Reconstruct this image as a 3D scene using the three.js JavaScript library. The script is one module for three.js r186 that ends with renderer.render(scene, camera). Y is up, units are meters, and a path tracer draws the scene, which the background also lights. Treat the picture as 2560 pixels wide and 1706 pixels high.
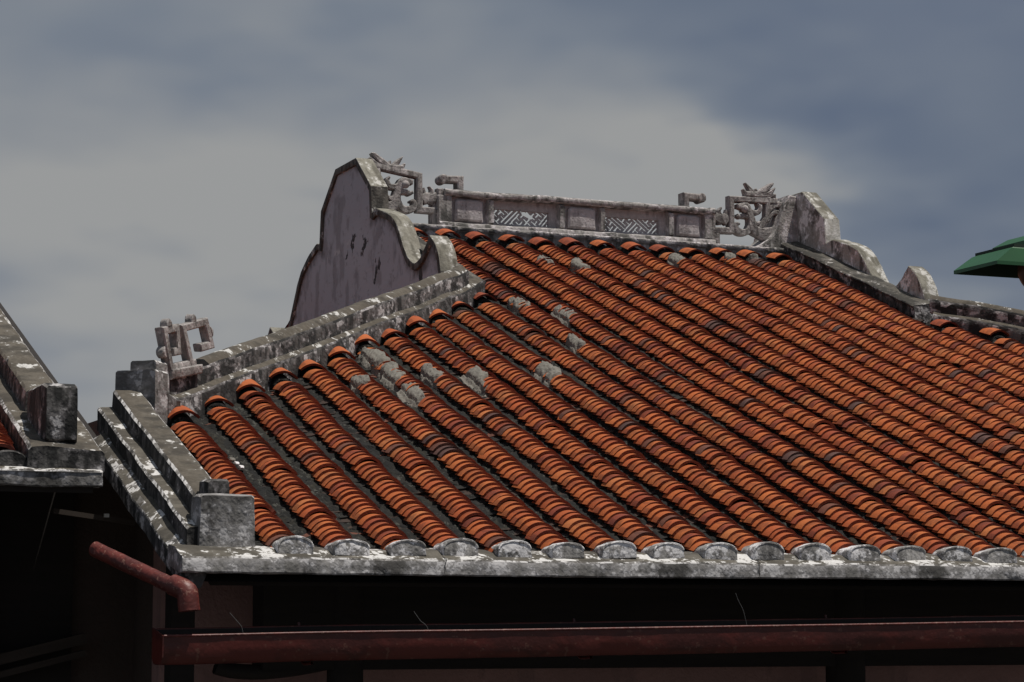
import * as THREE from 'three';
import { mergeGeometries, mergeVertices, toCreasedNormals } from 'three/addons/utils/BufferGeometryUtils.js';

// ---------------------------------------------------------------- camera, sky, sun, exposure
// axes: x along the front eave, y up, z out of the front eave; the front eave corner is near the origin and the eye is 0.27 m below it
const W = 1024, H = 682;
const scene = new THREE.Scene();
const camera = new THREE.PerspectiveCamera(15.78, W / H, 0.1, 400);
const YAW = 0.3907, PITCH = 0.11475;
camera.position.set(-2.602, -0.27, 9.781);
camera.lookAt(camera.position.x + Math.sin(YAW) * Math.cos(PITCH), camera.position.y + Math.sin(PITCH), camera.position.z - Math.cos(YAW) * Math.cos(PITCH));
const renderer = new THREE.WebGLRenderer({ antialias: true });
renderer.setSize(W, H);
renderer.toneMapping = THREE.LinearToneMapping;
renderer.toneMappingExposure = 1.0;
renderer.shadowMap.enabled = true;

// noise -----------------------------------------------------------
function rng(seed) { let s = seed >>> 0; return () => { s = (s + 0x6d2b79f5) >>> 0; let t = Math.imul(s ^ (s >>> 15), 1 | s); t = (t + Math.imul(t ^ (t >>> 7), 61 | t)) ^ t; return ((t ^ (t >>> 14)) >>> 0) / 4294967296; }; }
const rand = rng(20240611);
const rr = (a, b) => a + (b - a) * rand();
const clamp = (x, a = 0, b = 1) => Math.min(b, Math.max(a, x));
const sstep = (a, b, x) => { const t = clamp((x - a) / (b - a)); return t * t * (3 - 2 * t); };
const mix = (a, b, t) => a + (b - a) * t;
const mix3 = (a, b, t) => [mix(a[0], b[0], t), mix(a[1], b[1], t), mix(a[2], b[2], t)];
function h2(x, y, s) { let n = Math.imul(x, 374761393) + Math.imul(y, 668265263) + Math.imul(s, 2147483647 ^ 0x5bd1e995) | 0; n = Math.imul(n ^ (n >>> 13), 1274126177); return ((n ^ (n >>> 16)) >>> 0) / 4294967296; }
function vn(x, y, px, py, s) {      // value noise, periodic with px, py
  const xi = Math.floor(x), yi = Math.floor(y), fx = x - xi, fy = y - yi, u = fx * fx * (3 - 2 * fx), v = fy * fy * (3 - 2 * fy);
  const x0 = ((xi % px) + px) % px, x1 = (x0 + 1) % px, y0 = ((yi % py) + py) % py, y1 = (y0 + 1) % py;
  return mix(mix(h2(x0, y0, s), h2(x1, y0, s), u), mix(h2(x0, y1, s), h2(x1, y1, s), u), v);
}
function fbm(u, v, px, py, oct, s, gain = 0.5) {   // u, v in 0..1
  let a = 0, w = 1, t = 0;
  for (let i = 0; i < oct; i++) { a += w * vn(u * px, v * py, px, py, s + i * 17); t += w; w *= gain; px *= 2; py *= 2; }
  return a / t;
}
function h3(x, y, z) { let n = Math.imul(x, 374761393) + Math.imul(y, 668265263) + Math.imul(z, 1440662683) | 0; n = Math.imul(n ^ (n >>> 13), 1274126177); return ((n ^ (n >>> 16)) >>> 0) / 2147483648 - 1; }
function n3(x, y, z) {
  const a = Math.floor(x), b = Math.floor(y), c = Math.floor(z), f = (t) => t * t * (3 - 2 * t), u = f(x - a), v = f(y - b), w = f(z - c);
  const L = (k) => mix(mix(h3(a, b, k), h3(a + 1, b, k), u), mix(h3(a, b + 1, k), h3(a + 1, b + 1, k), u), v);
  return mix(L(c), L(c + 1), w);
}

// sky: thin grey cloud over dull blue, as one float panorama -------
const dirTo = (az, el) => [Math.cos(el) * Math.sin(az), Math.sin(el), -Math.cos(el) * Math.cos(az)];   // azimuth from -z towards +x
{
  const w = 3072, h = 1536, data = new Float32Array(w * h * 4);
  const BLUE = [0.094, 0.128, 0.195], DEEP = [0.068, 0.1, 0.185], GREY = [0.318, 0.324, 0.326], MID = [0.178, 0.208, 0.255];
  const D = Math.PI / 180;
  for (let j = 0; j < h; j++) {
    const el = ((j + 0.5) / h - 0.5) * Math.PI;
    for (let i = 0; i < w; i++) {
      const o = (j * w + i) * 4;
      let c;
      if (el <= 0) c = [0.13, 0.125, 0.12];
      else {
        const ang = ((i + 0.5) / w - 0.5) * 2 * Math.PI, x = Math.cos(ang) * Math.cos(el), z = Math.sin(ang) * Math.cos(el), y = Math.sin(el);
        const k = 1 / (y + 0.22), px = x * k, pz = z * k;               // a cloud sheet seen in perspective
        const n1 = (n3(px * 2.1 + 5.3, pz * 2.1 + 1.7, 3.1) + 0.5 * n3(px * 4.4, pz * 4.4, 7.7) + 0.25 * n3(px * 9, pz * 9, 1.3)) / 1.75;
        const n2 = (n3(px * 5 + 9, pz * 5, 11.3) + 0.5 * n3(px * 12, pz * 12, 2.9) + 0.3 * n3(px * 26, pz * 26, 4.4)) / 1.8;
        let az = Math.atan2(x, -z) / D; const e = el / D, py3 = e * 0.21;
        // the big bank of cloud ahead, and its ragged right edge
        const edge = 31.4 - 1.25 * (e - 9.5) + n2 * 1.6 + n1 * 2.4;
        const streak = (n3(px * 7 + py3, pz * 7, 21.3) + 0.6 * n3(px * 15, pz * 15 + py3, 5.5) + 0.35 * n3(px * 34, pz * 34, 9.9)) / 1.95; const bank = 1 - sstep(edge - 3.6 + streak * 2.4, edge + 3.4 + streak * 3, az);
        const blob = (a, b, ra, rb) => Math.exp(-Math.pow((az - a + n1 * 2.5) / ra, 2) - Math.pow((e - b + n2 * 1.2 + n1 * 0.8) / rb, 2));
        const low = 1 - sstep(8.5, 12.5, e + n1 * 1.5);
        let cover = 0.42 + 0.55 * n1 + 0.26 * n2;
        const near = Math.exp(-Math.pow((az - 21) / 20, 2)) * (1 - sstep(26, 44, e));
        const inside = 0.47 + 0.6 * blob(25, 10.7, 6.8, 2.1) + 0.42 * blob(13.5, 9.8, 4.8, 2.0) + 0.4 * low + 0.28 * n2 + 0.22 * streak + 0.12 * n1;
        cover = mix(cover, mix(0.22 + 0.24 * n2 + 0.2 * streak + 0.1 * n1 + 0.12 * sstep(11, 14, e) * sstep(34, 27, az), inside, bank), near);
        cover = clamp(cover);
        const blue = mix3(BLUE, DEEP, sstep(26, 35, az) * near * sstep(10.5, 14.5, e));
        c = cover < 0.5 ? mix3(blue, MID, cover * 2) : mix3(MID, GREY, cover * 2 - 1);
        const haze = Math.exp(-e / 5); c = mix3(c, [0.3, 0.31, 0.32], haze * 0.5);
      }
      data[o] = c[0]; data[o + 1] = c[1]; data[o + 2] = c[2]; data[o + 3] = 1;
    }
  }
  const t = new THREE.DataTexture(data, w, h, THREE.RGBAFormat, THREE.FloatType);
  t.mapping = THREE.EquirectangularReflectionMapping; t.magFilter = THREE.LinearFilter; t.minFilter = THREE.LinearFilter; t.needsUpdate = true;
  scene.background = t; scene.environment = t;
}
const sun = new THREE.DirectionalLight(new THREE.Color(1, 0.95, 0.87), 3.9);
sun.position.set(0.25 * 30 + 4, 0.945 * 30, 0.2 * 30 - 3); sun.target.position.set(4, 0, -3);
sun.castShadow = true; sun.shadow.mapSize.set(4096, 4096); sun.shadow.radius = 1.2; sun.shadow.normalBias = 0.01;
Object.assign(sun.shadow.camera, { left: -9, right: 9, top: 9, bottom: -9, near: 1, far: 60 });
scene.add(sun, sun.target);

// ---------------------------------------------------------------- textures and materials
function tex(w, h, fn, rep, srgb = true) {
  const d = new Uint8Array(w * h * 4), enc = (x) => 255 * (srgb ? (x <= 0.0031308 ? 12.92 * x : 1.055 * Math.pow(x, 1 / 2.4) - 0.055) : x);
  for (let j = 0; j < h; j++) for (let i = 0; i < w; i++) {
    const c = fn((i + 0.5) / w, (j + 0.5) / h), o = (j * w + i) * 4;
    d[o] = enc(clamp(c[0])); d[o + 1] = enc(clamp(c[1])); d[o + 2] = enc(clamp(c[2])); d[o + 3] = 255;
  }
  const t = new THREE.DataTexture(d, w, h, THREE.RGBAFormat);
  t.wrapS = t.wrapT = rep ? THREE.RepeatWrapping : THREE.ClampToEdgeWrapping; t.magFilter = THREE.LinearFilter; t.minFilter = THREE.LinearMipmapLinearFilter; t.generateMipmaps = true;
  if (srgb) t.colorSpace = THREE.SRGBColorSpace;
  if (rep) t.repeat.set(1 / rep, 1 / rep);
  t.needsUpdate = true;
  return t;
}
const bumpFine = tex(512, 512, (u, v) => { const n = 0.6 * fbm(u, v, 12, 12, 5, 3) + 0.4 * fbm(u, v, 60, 60, 3, 9); return [n, n, n]; }, 0.8, false);
const bumpTile = tex(256, 256, (u, v) => { const n = 0.5 * fbm(u, v, 6, 6, 4, 33) + 0.5 * fbm(u, v, 40, 40, 3, 39); return [n, n, n]; }, 0.2, false);
// old lime plaster: brown-grey body, black mould running down, flakes of whitewash that are left
function plaster(o) {
  return tex(1024, 1024, (u, v) => {
    const a = fbm(u, v, 7, 7, 6, o.s), b = fbm(u, v, o.sx ?? 30, o.sy ?? 7, 5, o.s + 101), c = fbm(u, v, 60, 60, 4, o.s + 203), d = fbm(u, v, 13, 13, 6, o.s + 307, 0.66), e = fbm(u, v, 150, 150, 2, o.s + 401);
    let col = mix3(o.body, o.body2, sstep(0.35, 0.65, a * 0.6 + c * 0.4));
    col = mix3(col, o.mould, o.mouldAmt * sstep(o.m0, o.m1, b * 0.65 + a * 0.35 + (e - 0.5) * 0.12));
    const wv = d * 0.72 + c * 0.28 + (e - 0.5) * 0.1 - (b - 0.5) * (o.runs ?? 0.1);
    col = mix3(col, o.pale, sstep(o.p0 - 0.06, o.p0 + 0.05, wv) * 0.55);
    col = mix3(col, o.white, sstep(o.w0, o.w0 + 0.035, wv));
    const k = (0.86 + 0.28 * e) * (o.k ?? 0.7); return [col[0] * k, col[1] * k, col[2] * k];
  }, o.rep ?? 1.3);
}
const std = (p) => { const m = new THREE.MeshStandardMaterial({ roughness: 0.95, ...p }); m.side = THREE.DoubleSide; return m; };
const T = {
  dark: plaster({ s: 11, body: [0.085, 0.08, 0.077], body2: [0.17, 0.162, 0.158], mould: [0.018, 0.018, 0.018], mouldAmt: 0.95, m0: 0.4, m1: 0.56, pale: [0.3, 0.28, 0.285], p0: 0.57, white: [0.56, 0.54, 0.54], w0: 0.63, runs: 0.25 }),
  ledge: plaster({ k: 0.55, s: 51, body: [0.14, 0.118, 0.09], body2: [0.2, 0.172, 0.136], mould: [0.06, 0.052, 0.042], mouldAmt: 0.7, m0: 0.5, m1: 0.66, pale: [0.27, 0.25, 0.22], p0: 0.585, white: [0.95, 0.93, 0.9], w0: 0.622, sx: 8, sy: 20 }),
  lip: plaster({ k: 0.62, s: 71, body: [0.22, 0.21, 0.2], body2: [0.35, 0.335, 0.325], mould: [0.06, 0.056, 0.052], mouldAmt: 0.8, m0: 0.49, m1: 0.62, pale: [0.46, 0.445, 0.45], p0: 0.51, white: [0.72, 0.7, 0.705], w0: 0.585, sx: 14, sy: 8 }),
  moldy: plaster({ s: 41, body: [0.1, 0.09, 0.075], body2: [0.16, 0.145, 0.12], mould: [0.03, 0.028, 0.024], mouldAmt: 0.85, m0: 0.44, m1: 0.6, pale: [0.22, 0.2, 0.18], p0: 0.58, white: [0.5, 0.48, 0.46], w0: 0.64 }),
  oldWhite: plaster({ k: 1, s: 47, body: [0.33, 0.318, 0.295], body2: [0.45, 0.435, 0.415], mould: [0.085, 0.075, 0.066], mouldAmt: 0.9, m0: 0.43, m1: 0.57, pale: [0.56, 0.54, 0.535], p0: 0.5, white: [0.72, 0.7, 0.7], w0: 0.57, rep: 1.7 }),
  rim: plaster({ s: 45, body: [0.13, 0.12, 0.105], body2: [0.2, 0.185, 0.165], mould: [0.05, 0.046, 0.042], mouldAmt: 0.85, m0: 0.44, m1: 0.6, pale: [0.26, 0.24, 0.225], p0: 0.58, white: [0.62, 0.6, 0.58], w0: 0.63, runs: 0.3 }),
  worn: plaster({ k: 0.72, s: 63, body: [0.16, 0.148, 0.135], body2: [0.26, 0.245, 0.23], mould: [0.05, 0.046, 0.042], mouldAmt: 0.8, m0: 0.46, m1: 0.6, pale: [0.5, 0.48, 0.47], p0: 0.5, white: [0.8, 0.78, 0.77], w0: 0.545, rep: 0.8 }),
  lipTop: plaster({ k: 0.62, s: 61, body: [0.13, 0.115, 0.09], body2: [0.19, 0.17, 0.14], mould: [0.06, 0.052, 0.042], mouldAmt: 0.6, m0: 0.5, m1: 0.66, pale: [0.3, 0.28, 0.25], p0: 0.54, white: [0.95, 0.93, 0.91], w0: 0.56, sx: 8, sy: 24 }),
  cap: plaster({ k: 0.9, s: 91, body: [0.27, 0.258, 0.245], body2: [0.4, 0.385, 0.37], mould: [0.11, 0.105, 0.103], mouldAmt: 0.7, m0: 0.5, m1: 0.62, pale: [0.52, 0.5, 0.505], p0: 0.49, white: [0.8, 0.78, 0.785], w0: 0.525, rep: 0.9 }),
  ridge: plaster({ k: 1.0, s: 131, body: [0.28, 0.262, 0.25], body2: [0.4, 0.378, 0.366], mould: [0.06, 0.058, 0.052], mouldAmt: 0.85, m0: 0.46, m1: 0.62, pale: [0.46, 0.415, 0.42], p0: 0.53, white: [0.6, 0.56, 0.565], w0: 0.6, runs: 0.2 }),
  fret: plaster({ k: 1.0, s: 171, body: [0.25, 0.234, 0.224], body2: [0.36, 0.335, 0.322], mould: [0.09, 0.082, 0.076], mouldAmt: 0.75, m0: 0.44, m1: 0.62, pale: [0.4, 0.36, 0.355], p0: 0.56, white: [0.5, 0.46, 0.455], w0: 0.66, rep: 0.7 }),
  coping: plaster({ s: 211, body: [0.25, 0.232, 0.19], body2: [0.36, 0.34, 0.285], mould: [0.09, 0.08, 0.06], mouldAmt: 0.7, m0: 0.5, m1: 0.66, pale: [0.45, 0.43, 0.39], p0: 0.53, white: [0.66, 0.64, 0.6], w0: 0.585, runs: 0.3 }),
  panel: plaster({ k: 1.0, s: 251, body: [0.42, 0.385, 0.385], body2: [0.52, 0.48, 0.48], mould: [0.14, 0.12, 0.12], mouldAmt: 0.6, m0: 0.52, m1: 0.68, pale: [0.5, 0.455, 0.465], p0: 0.5, white: [0.58, 0.54, 0.55], w0: 0.64, rep: 0.9 }),
};
const bump = { bumpMap: bumpFine, bumpScale: 0.008 };
const M = {};
for (const k of Object.keys(T)) M[k] = std({ map: T[k], ...bump });
M.mortar = std({ map: tex(512, 512, (u, v) => { const n = fbm(u, v, 8, 8, 6, 311), e = fbm(u, v, 60, 60, 3, 319), k = 0.7 + 0.6 * n + 0.25 * (e - 0.5); return [0.175 * k, 0.164 * k, 0.143 * k]; }, 0.4), bumpMap: bumpFine, bumpScale: 0.014 });
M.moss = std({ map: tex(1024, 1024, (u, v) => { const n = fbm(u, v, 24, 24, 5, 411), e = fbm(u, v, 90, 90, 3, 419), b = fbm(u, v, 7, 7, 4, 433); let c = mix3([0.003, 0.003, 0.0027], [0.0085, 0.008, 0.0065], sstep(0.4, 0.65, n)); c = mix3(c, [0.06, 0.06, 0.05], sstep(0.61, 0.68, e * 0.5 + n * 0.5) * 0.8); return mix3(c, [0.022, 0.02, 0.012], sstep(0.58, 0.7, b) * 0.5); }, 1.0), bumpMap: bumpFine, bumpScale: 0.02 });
const tileGrain = tex(512, 512, (u, v) => { const a = fbm(u, v, 7, 7, 5, 511), e = fbm(u, v, 50, 50, 3, 523), d = fbm(u, v, 16, 16, 5, 541); let k = 0.8 + 0.34 * a + 0.16 * (e - 0.5); let c = [k, k, k * 0.98]; c = mix3(c, [0.42, 0.38, 0.38], sstep(0.62, 0.74, d) * 0.5); const q = fbm(u, v, 10, 10, 5, 557); c = mix3(c, [0.25, 0.22, 0.22], sstep(0.58, 0.7, q) * 0.45); return [c[0] * 0.96, c[1] * 0.96, c[2] * 0.96]; }, 0.55);
const TILE = [[0.42, 0.098, 0.018], [0.44, 0.114, 0.023], [0.38, 0.078, 0.015], [0.275, 0.05, 0.013], [0.44, 0.135, 0.036], [0.15, 0.05, 0.028], [0.11, 0.05, 0.04], [0.22, 0.04, 0.015]];
const TILEW = [0.38, 0.21, 0.24, 0.075, 0.05, 0.014, 0.01, 0.021];
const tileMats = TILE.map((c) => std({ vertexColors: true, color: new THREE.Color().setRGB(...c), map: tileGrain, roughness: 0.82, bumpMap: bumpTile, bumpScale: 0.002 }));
M.backTile = std({ color: new THREE.Color().setRGB(...TILE[3]), map: tileGrain });
const tileMix = std({ color: 0xffffff, vertexColors: true, map: tileGrain, roughness: 0.82, bumpMap: bumpTile, bumpScale: 0.002 });
const panMat = std({ color: 0xffffff, vertexColors: true, map: tileGrain, roughness: 0.95, bumpMap: bumpTile, bumpScale: 0.003 });
M.metal = std({ map: tex(512, 512, (u, v) => { const n = fbm(u, v, 6, 14, 5, 611), e = fbm(u, v, 40, 40, 4, 619); let c = mix3([0.1, 0.015, 0.01], [0.06, 0.01, 0.007], sstep(0.4, 0.65, n)); return mix3(c, [0.2, 0.1, 0.07], sstep(0.7, 0.76, e) * 0.35); }, 0.8), roughness: 0.42, bumpMap: bumpFine, bumpScale: 0.002 });
M.pipe = std({ map: tex(512, 512, (u, v) => { const n = fbm(u, v, 6, 6, 5, 641), e = fbm(u, v, 30, 30, 4, 649); let c = mix3([0.13, 0.023, 0.016], [0.08, 0.015, 0.011], sstep(0.4, 0.65, n)); return mix3(c, [0.36, 0.2, 0.15], sstep(0.66, 0.76, e) * 0.4); }, 0.35), roughness: 0.5, bumpMap: bumpFine, bumpScale: 0.004 });
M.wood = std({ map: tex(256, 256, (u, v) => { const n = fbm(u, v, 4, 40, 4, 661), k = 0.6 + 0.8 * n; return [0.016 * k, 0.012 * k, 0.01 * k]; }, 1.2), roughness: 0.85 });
M.woodPale = std({ map: tex(256, 256, (u, v) => { const n = fbm(u, v, 4, 40, 4, 671), k = 0.6 + 0.8 * n; return [0.042 * k, 0.031 * k, 0.024 * k]; }, 1.2), roughness: 0.85 });
M.wall = std({ map: tex(512, 512, (u, v) => { const n = fbm(u, v, 5, 5, 6, 681), b = fbm(u, v, 24, 5, 5, 687), k = 0.75 + 0.5 * n; let c = [0.36 * k, 0.22 * k, 0.2 * k]; return mix3(c, [0.25, 0.16, 0.15], sstep(0.55, 0.72, b) * 0.6); }, 1.6), ...bump });
M.wallBrown = std({ map: tex(512, 512, (u, v) => { const n = fbm(u, v, 5, 5, 6, 691), k = 0.7 + 0.6 * n; return [0.075 * k, 0.055 * k, 0.045 * k]; }, 1.6), ...bump });
M.green = std({ map: tex(256, 256, (u, v) => { const n = fbm(u, v, 6, 6, 5, 701), k = 0.8 + 0.4 * n; return [0.026 * k, 0.105 * k, 0.04 * k]; }, 0.5), roughness: 0.45 });
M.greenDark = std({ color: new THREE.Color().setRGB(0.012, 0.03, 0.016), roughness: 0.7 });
M.globe = std({ map: tex(128, 128, (u, v) => { const n = fbm(u, v, 5, 5, 4, 711), k = 0.8 + 0.4 * n; return [0.13 * k, 0.06 * k, 0.045 * k]; }, 0.3), roughness: 0.35 });
M.wire = std({ color: new THREE.Color().setRGB(0.1, 0.1, 0.1), roughness: 0.6 });
M.white = std({ color: new THREE.Color().setRGB(0.6, 0.6, 0.57), roughness: 0.6 });
M.ground = std({ map: tex(512, 512, (u, v) => { const n = fbm(u, v, 10, 10, 6, 721), k = 0.7 + 0.6 * n; return [0.055 * k, 0.05 * k, 0.046 * k]; }, 3), ...bump });

// ---------------------------------------------------------------- helpers
const names = new Map();
function numbered(n) { const k = names.get(n) ?? 0; names.set(n, k + 1); return k ? n + '_' + String(k).padStart(3, '0') : n; }
function thing(name, label, category, pos = [0, 0, 0], group) { const o = new THREE.Group(); o.name = numbered(name); o.position.set(...pos); o.userData = { label, category }; if (group) o.userData.group = group; scene.add(o); return o; }
const shade = (m) => { m.castShadow = m.receiveShadow = true; return m; };
function part(name, geo, mat, parent, extra) {
  const m = shade(new THREE.Mesh(geo, mat)); m.name = name;
  if (parent.isScene) m.name = numbered(name);
  if (extra) Object.assign(m.userData, extra);
  parent.add(m); return m;
}
// uv in metres from the plane that each triangle faces most; v runs up on upright faces
function boxUV(g, ox = 0, oy = 0) {
  g = g.index ? g.toNonIndexed() : g;
  const p = g.attributes.position, uv = new Float32Array(p.count * 2), A = new THREE.Vector3(), B = new THREE.Vector3(), C = new THREE.Vector3(), n = new THREE.Vector3();
  for (let i = 0; i < p.count; i += 3) {
    A.fromBufferAttribute(p, i); B.fromBufferAttribute(p, i + 1); C.fromBufferAttribute(p, i + 2);
    n.copy(B).sub(A).cross(C.clone().sub(A)); const ax = Math.abs(n.x), ay = Math.abs(n.y), az = Math.abs(n.z);
    [A, B, C].forEach((q, k) => {
      const o = (i + k) * 2;
      if (ay > ax && ay > az) { uv[o] = q.x + ox; uv[o + 1] = q.z + oy; } else if (ax > az) { uv[o] = q.z + ox + 0.37; uv[o + 1] = q.y + oy; } else { uv[o] = q.x + ox; uv[o + 1] = q.y + oy; }
    });
  }
  g.setAttribute('uv', new THREE.BufferAttribute(uv, 2));
  return g;
}
function roughen(g, amp, f) {
  const p = g.attributes.position;
  for (let i = 0; i < p.count; i++) {
    const x = p.getX(i), y = p.getY(i), z = p.getZ(i), N = (k) => 0.65 * n3(x * f + k, y * f - k, z * f + k * 2) + 0.35 * n3(x * f * 3.7 + k, y * f * 3.7, z * f * 3.7 - k);
    p.setXYZ(i, x + amp * N(3.1), y + amp * N(17.7), z + amp * N(41.3));
  }
  return g;
}
const finish = (g, crease = 0.7, ox = 0, oy = 0) => { g = g.index ? g.toNonIndexed() : g; g.deleteAttribute('uv'); g.deleteAttribute('normal'); g.computeVertexNormals(); g = toCreasedNormals(g, crease); return boxUV(g, ox, oy); };
// chamfer a closed polygon and cut its long edges
function dressed(pts, r, step) {
  const out = [], n = pts.length;
  for (let i = 0; i < n; i++) {
    const a = pts[(i + n - 1) % n], b = pts[i], c = pts[(i + 1) % n], la = Math.hypot(a[0] - b[0], a[1] - b[1]), lc = Math.hypot(c[0] - b[0], c[1] - b[1]), k = Math.min(r, la * 0.4, lc * 0.4);
    out.push([b[0] + (a[0] - b[0]) * k / la, b[1] + (a[1] - b[1]) * k / la], [b[0] + (c[0] - b[0]) * k / lc, b[1] + (c[1] - b[1]) * k / lc]);
  }
  const fine = [];
  for (let i = 0; i < out.length; i++) {
    const a = out[i], b = out[(i + 1) % out.length], l = Math.hypot(a[0] - b[0], a[1] - b[1]), k = Math.max(1, Math.round(l / step));
    for (let j = 0; j < k; j++) fine.push([mix(a[0], b[0], j / k), mix(a[1], b[1], j / k)]);
  }
  return fine;
}
// sweep a profile [side, up] along P(t, side, up) -> [x, y, z]
function solid(profile, P, n, amp = 0.004, f = 9) {
  const m = profile.length, pos = [], idx = [];
  for (let i = 0; i <= n; i++) for (const q of profile) pos.push(...P(i / n, q[0], q[1]));
  for (let i = 0; i < n; i++) for (let j = 0; j < m; j++) { const a = i * m + j, b = i * m + (j + 1) % m; idx.push(a, b, a + m, b, b + m, a + m); }
  const tri = THREE.ShapeUtils.triangulateShape(profile.map((q) => new THREE.Vector2(q[0], q[1])), []);
  for (const [a, b, c] of tri) { idx.push(a, c, b); idx.push(n * m + a, n * m + b, n * m + c); }
  const g = new THREE.BufferGeometry(); g.setAttribute('position', new THREE.Float32BufferAttribute(pos, 3)); g.setIndex(idx);
  let vol = 0; const ix = g.index.array; for (let i = 0; i < ix.length; i += 3) { const [a, b, c] = [ix[i] * 3, ix[i + 1] * 3, ix[i + 2] * 3]; vol += pos[a] * (pos[b + 1] * pos[c + 2] - pos[b + 2] * pos[c + 1]) + pos[a + 1] * (pos[b + 2] * pos[c] - pos[b] * pos[c + 2]) + pos[a + 2] * (pos[b] * pos[c + 1] - pos[b + 1] * pos[c]); }
  if (vol < 0) for (let i = 0; i < ix.length; i += 3) { const t = ix[i]; ix[i] = ix[i + 1]; ix[i + 1] = t; }
  if (amp) roughen(g, amp, f);
  return finish(g);
}
// worn box: x0..x1, y0..y1, z0..z1 with softened edges
function block(x0, x1, y0, y1, z0, z1, r = 0.008, amp = 0.003, top = 0) {
  const prof = dressed([[x0, y0], [x1, y0], [x1 - top, y1], [x0 + top, y1]], r, 0.05);
  const n = Math.max(4, Math.round(Math.abs(z1 - z0) / 0.05)), cx = (x0 + x1) / 2, cy = (y0 + y1) / 2;
  return solid(prof, (t, a, b) => { const e = t === 0 || t === 1 ? 1 - r / Math.max(0.02, (x1 - x0) / 2) : 1; return [cx + (a - cx) * e, cy + (b - cy) * e, mix(z0, z1, t === 0 ? 0 : t === 1 ? 1 : t)]; }, n, amp, 11);
}
function plainBox(x0, x1, y0, y1, z0, z1) { return boxUV(new THREE.BoxGeometry(x1 - x0, y1 - y0, z1 - z0).translate((x0 + x1) / 2, (y0 + y1) / 2, (z0 + z1) / 2)); }
// closed outline (x, y) extruded along z with a small bevel
function slab(pts, z0, z1, bevel = 0.006, holes = [], segs = 1) {
  const s = new THREE.Shape(pts.map((p) => new THREE.Vector2(p[0], p[1]))); for (const h of holes) s.holes.push(new THREE.Path(h.map((p) => new THREE.Vector2(p[0], p[1]))));
  return new THREE.ExtrudeGeometry(s, { depth: z1 - z0 - 2 * bevel, bevelEnabled: bevel > 0, bevelSize: bevel, bevelThickness: bevel, bevelOffset: -bevel, bevelSegments: segs, steps: 1, curveSegments: 8 }).translate(0, 0, z0 + bevel);
}
const toX = new THREE.Matrix4().makeBasis(new THREE.Vector3(0, 0, -1), new THREE.Vector3(0, 1, 0), new THREE.Vector3(1, 0, 0));   // outline (-z, y), depth along x
function curve(pts, n, closed = false) { return new THREE.CatmullRomCurve3(pts.map((p) => new THREE.Vector3(p[0], p[1], 0)), closed, 'centripetal').getPoints(n).map((v) => [v.x, v.y]); }
// a bar that follows a path: mitred, constant width
function bar(path, w) {
  const L = [], R = [], n = path.length;
  for (let i = 0; i < n; i++) {
    const a = path[Math.max(0, i - 1)], b = path[i], c = path[Math.min(n - 1, i + 1)];
    let d0 = i ? [b[0] - a[0], b[1] - a[1]] : [c[0] - b[0], c[1] - b[1]], d1 = i < n - 1 ? [c[0] - b[0], c[1] - b[1]] : d0;
    const l0 = Math.hypot(...d0), l1 = Math.hypot(...d1); d0 = [d0[0] / l0, d0[1] / l0]; d1 = [d1[0] / l1, d1[1] / l1];
    let m = [-(d0[1] + d1[1]), d0[0] + d1[0]]; const lm = Math.hypot(...m); m = [m[0] / lm, m[1] / lm];
    const k = (w / 2) / Math.max(0.3, m[0] * -d0[1] + m[1] * d0[0]);
    L.push([b[0] + m[0] * k, b[1] + m[1] * k]); R.push([b[0] - m[0] * k, b[1] - m[1] * k]);
  }
  return L.concat(R.reverse());
}
// a limb along a smooth path with its own widths
function limb(path, widths, n = 22) {
  const c = curve(path, n), L = [], R = [];
  for (let i = 0; i <= n; i++) {
    const a = c[Math.max(0, i - 1)], b = c[Math.min(n, i + 1)], l = Math.hypot(b[0] - a[0], b[1] - a[1]) || 1, t = i / n * (widths.length - 1), k = Math.min(widths.length - 2, Math.floor(t)), w = mix(widths[k], widths[k + 1], t - k) / 2;
    const m = [-(b[1] - a[1]) / l * w, (b[0] - a[0]) / l * w];
    L.push([c[i][0] + m[0], c[i][1] + m[1]]); R.push([c[i][0] - m[0], c[i][1] - m[1]]);
  }
  return L.concat(R.reverse());
}
const merged = (gs) => mergeGeometries(gs.map((g) => { g = g.index ? g.toNonIndexed() : g; for (const k of Object.keys(g.attributes)) if (!['position', 'normal', 'uv', 'color'].includes(k)) g.deleteAttribute(k); return g; }));

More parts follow.
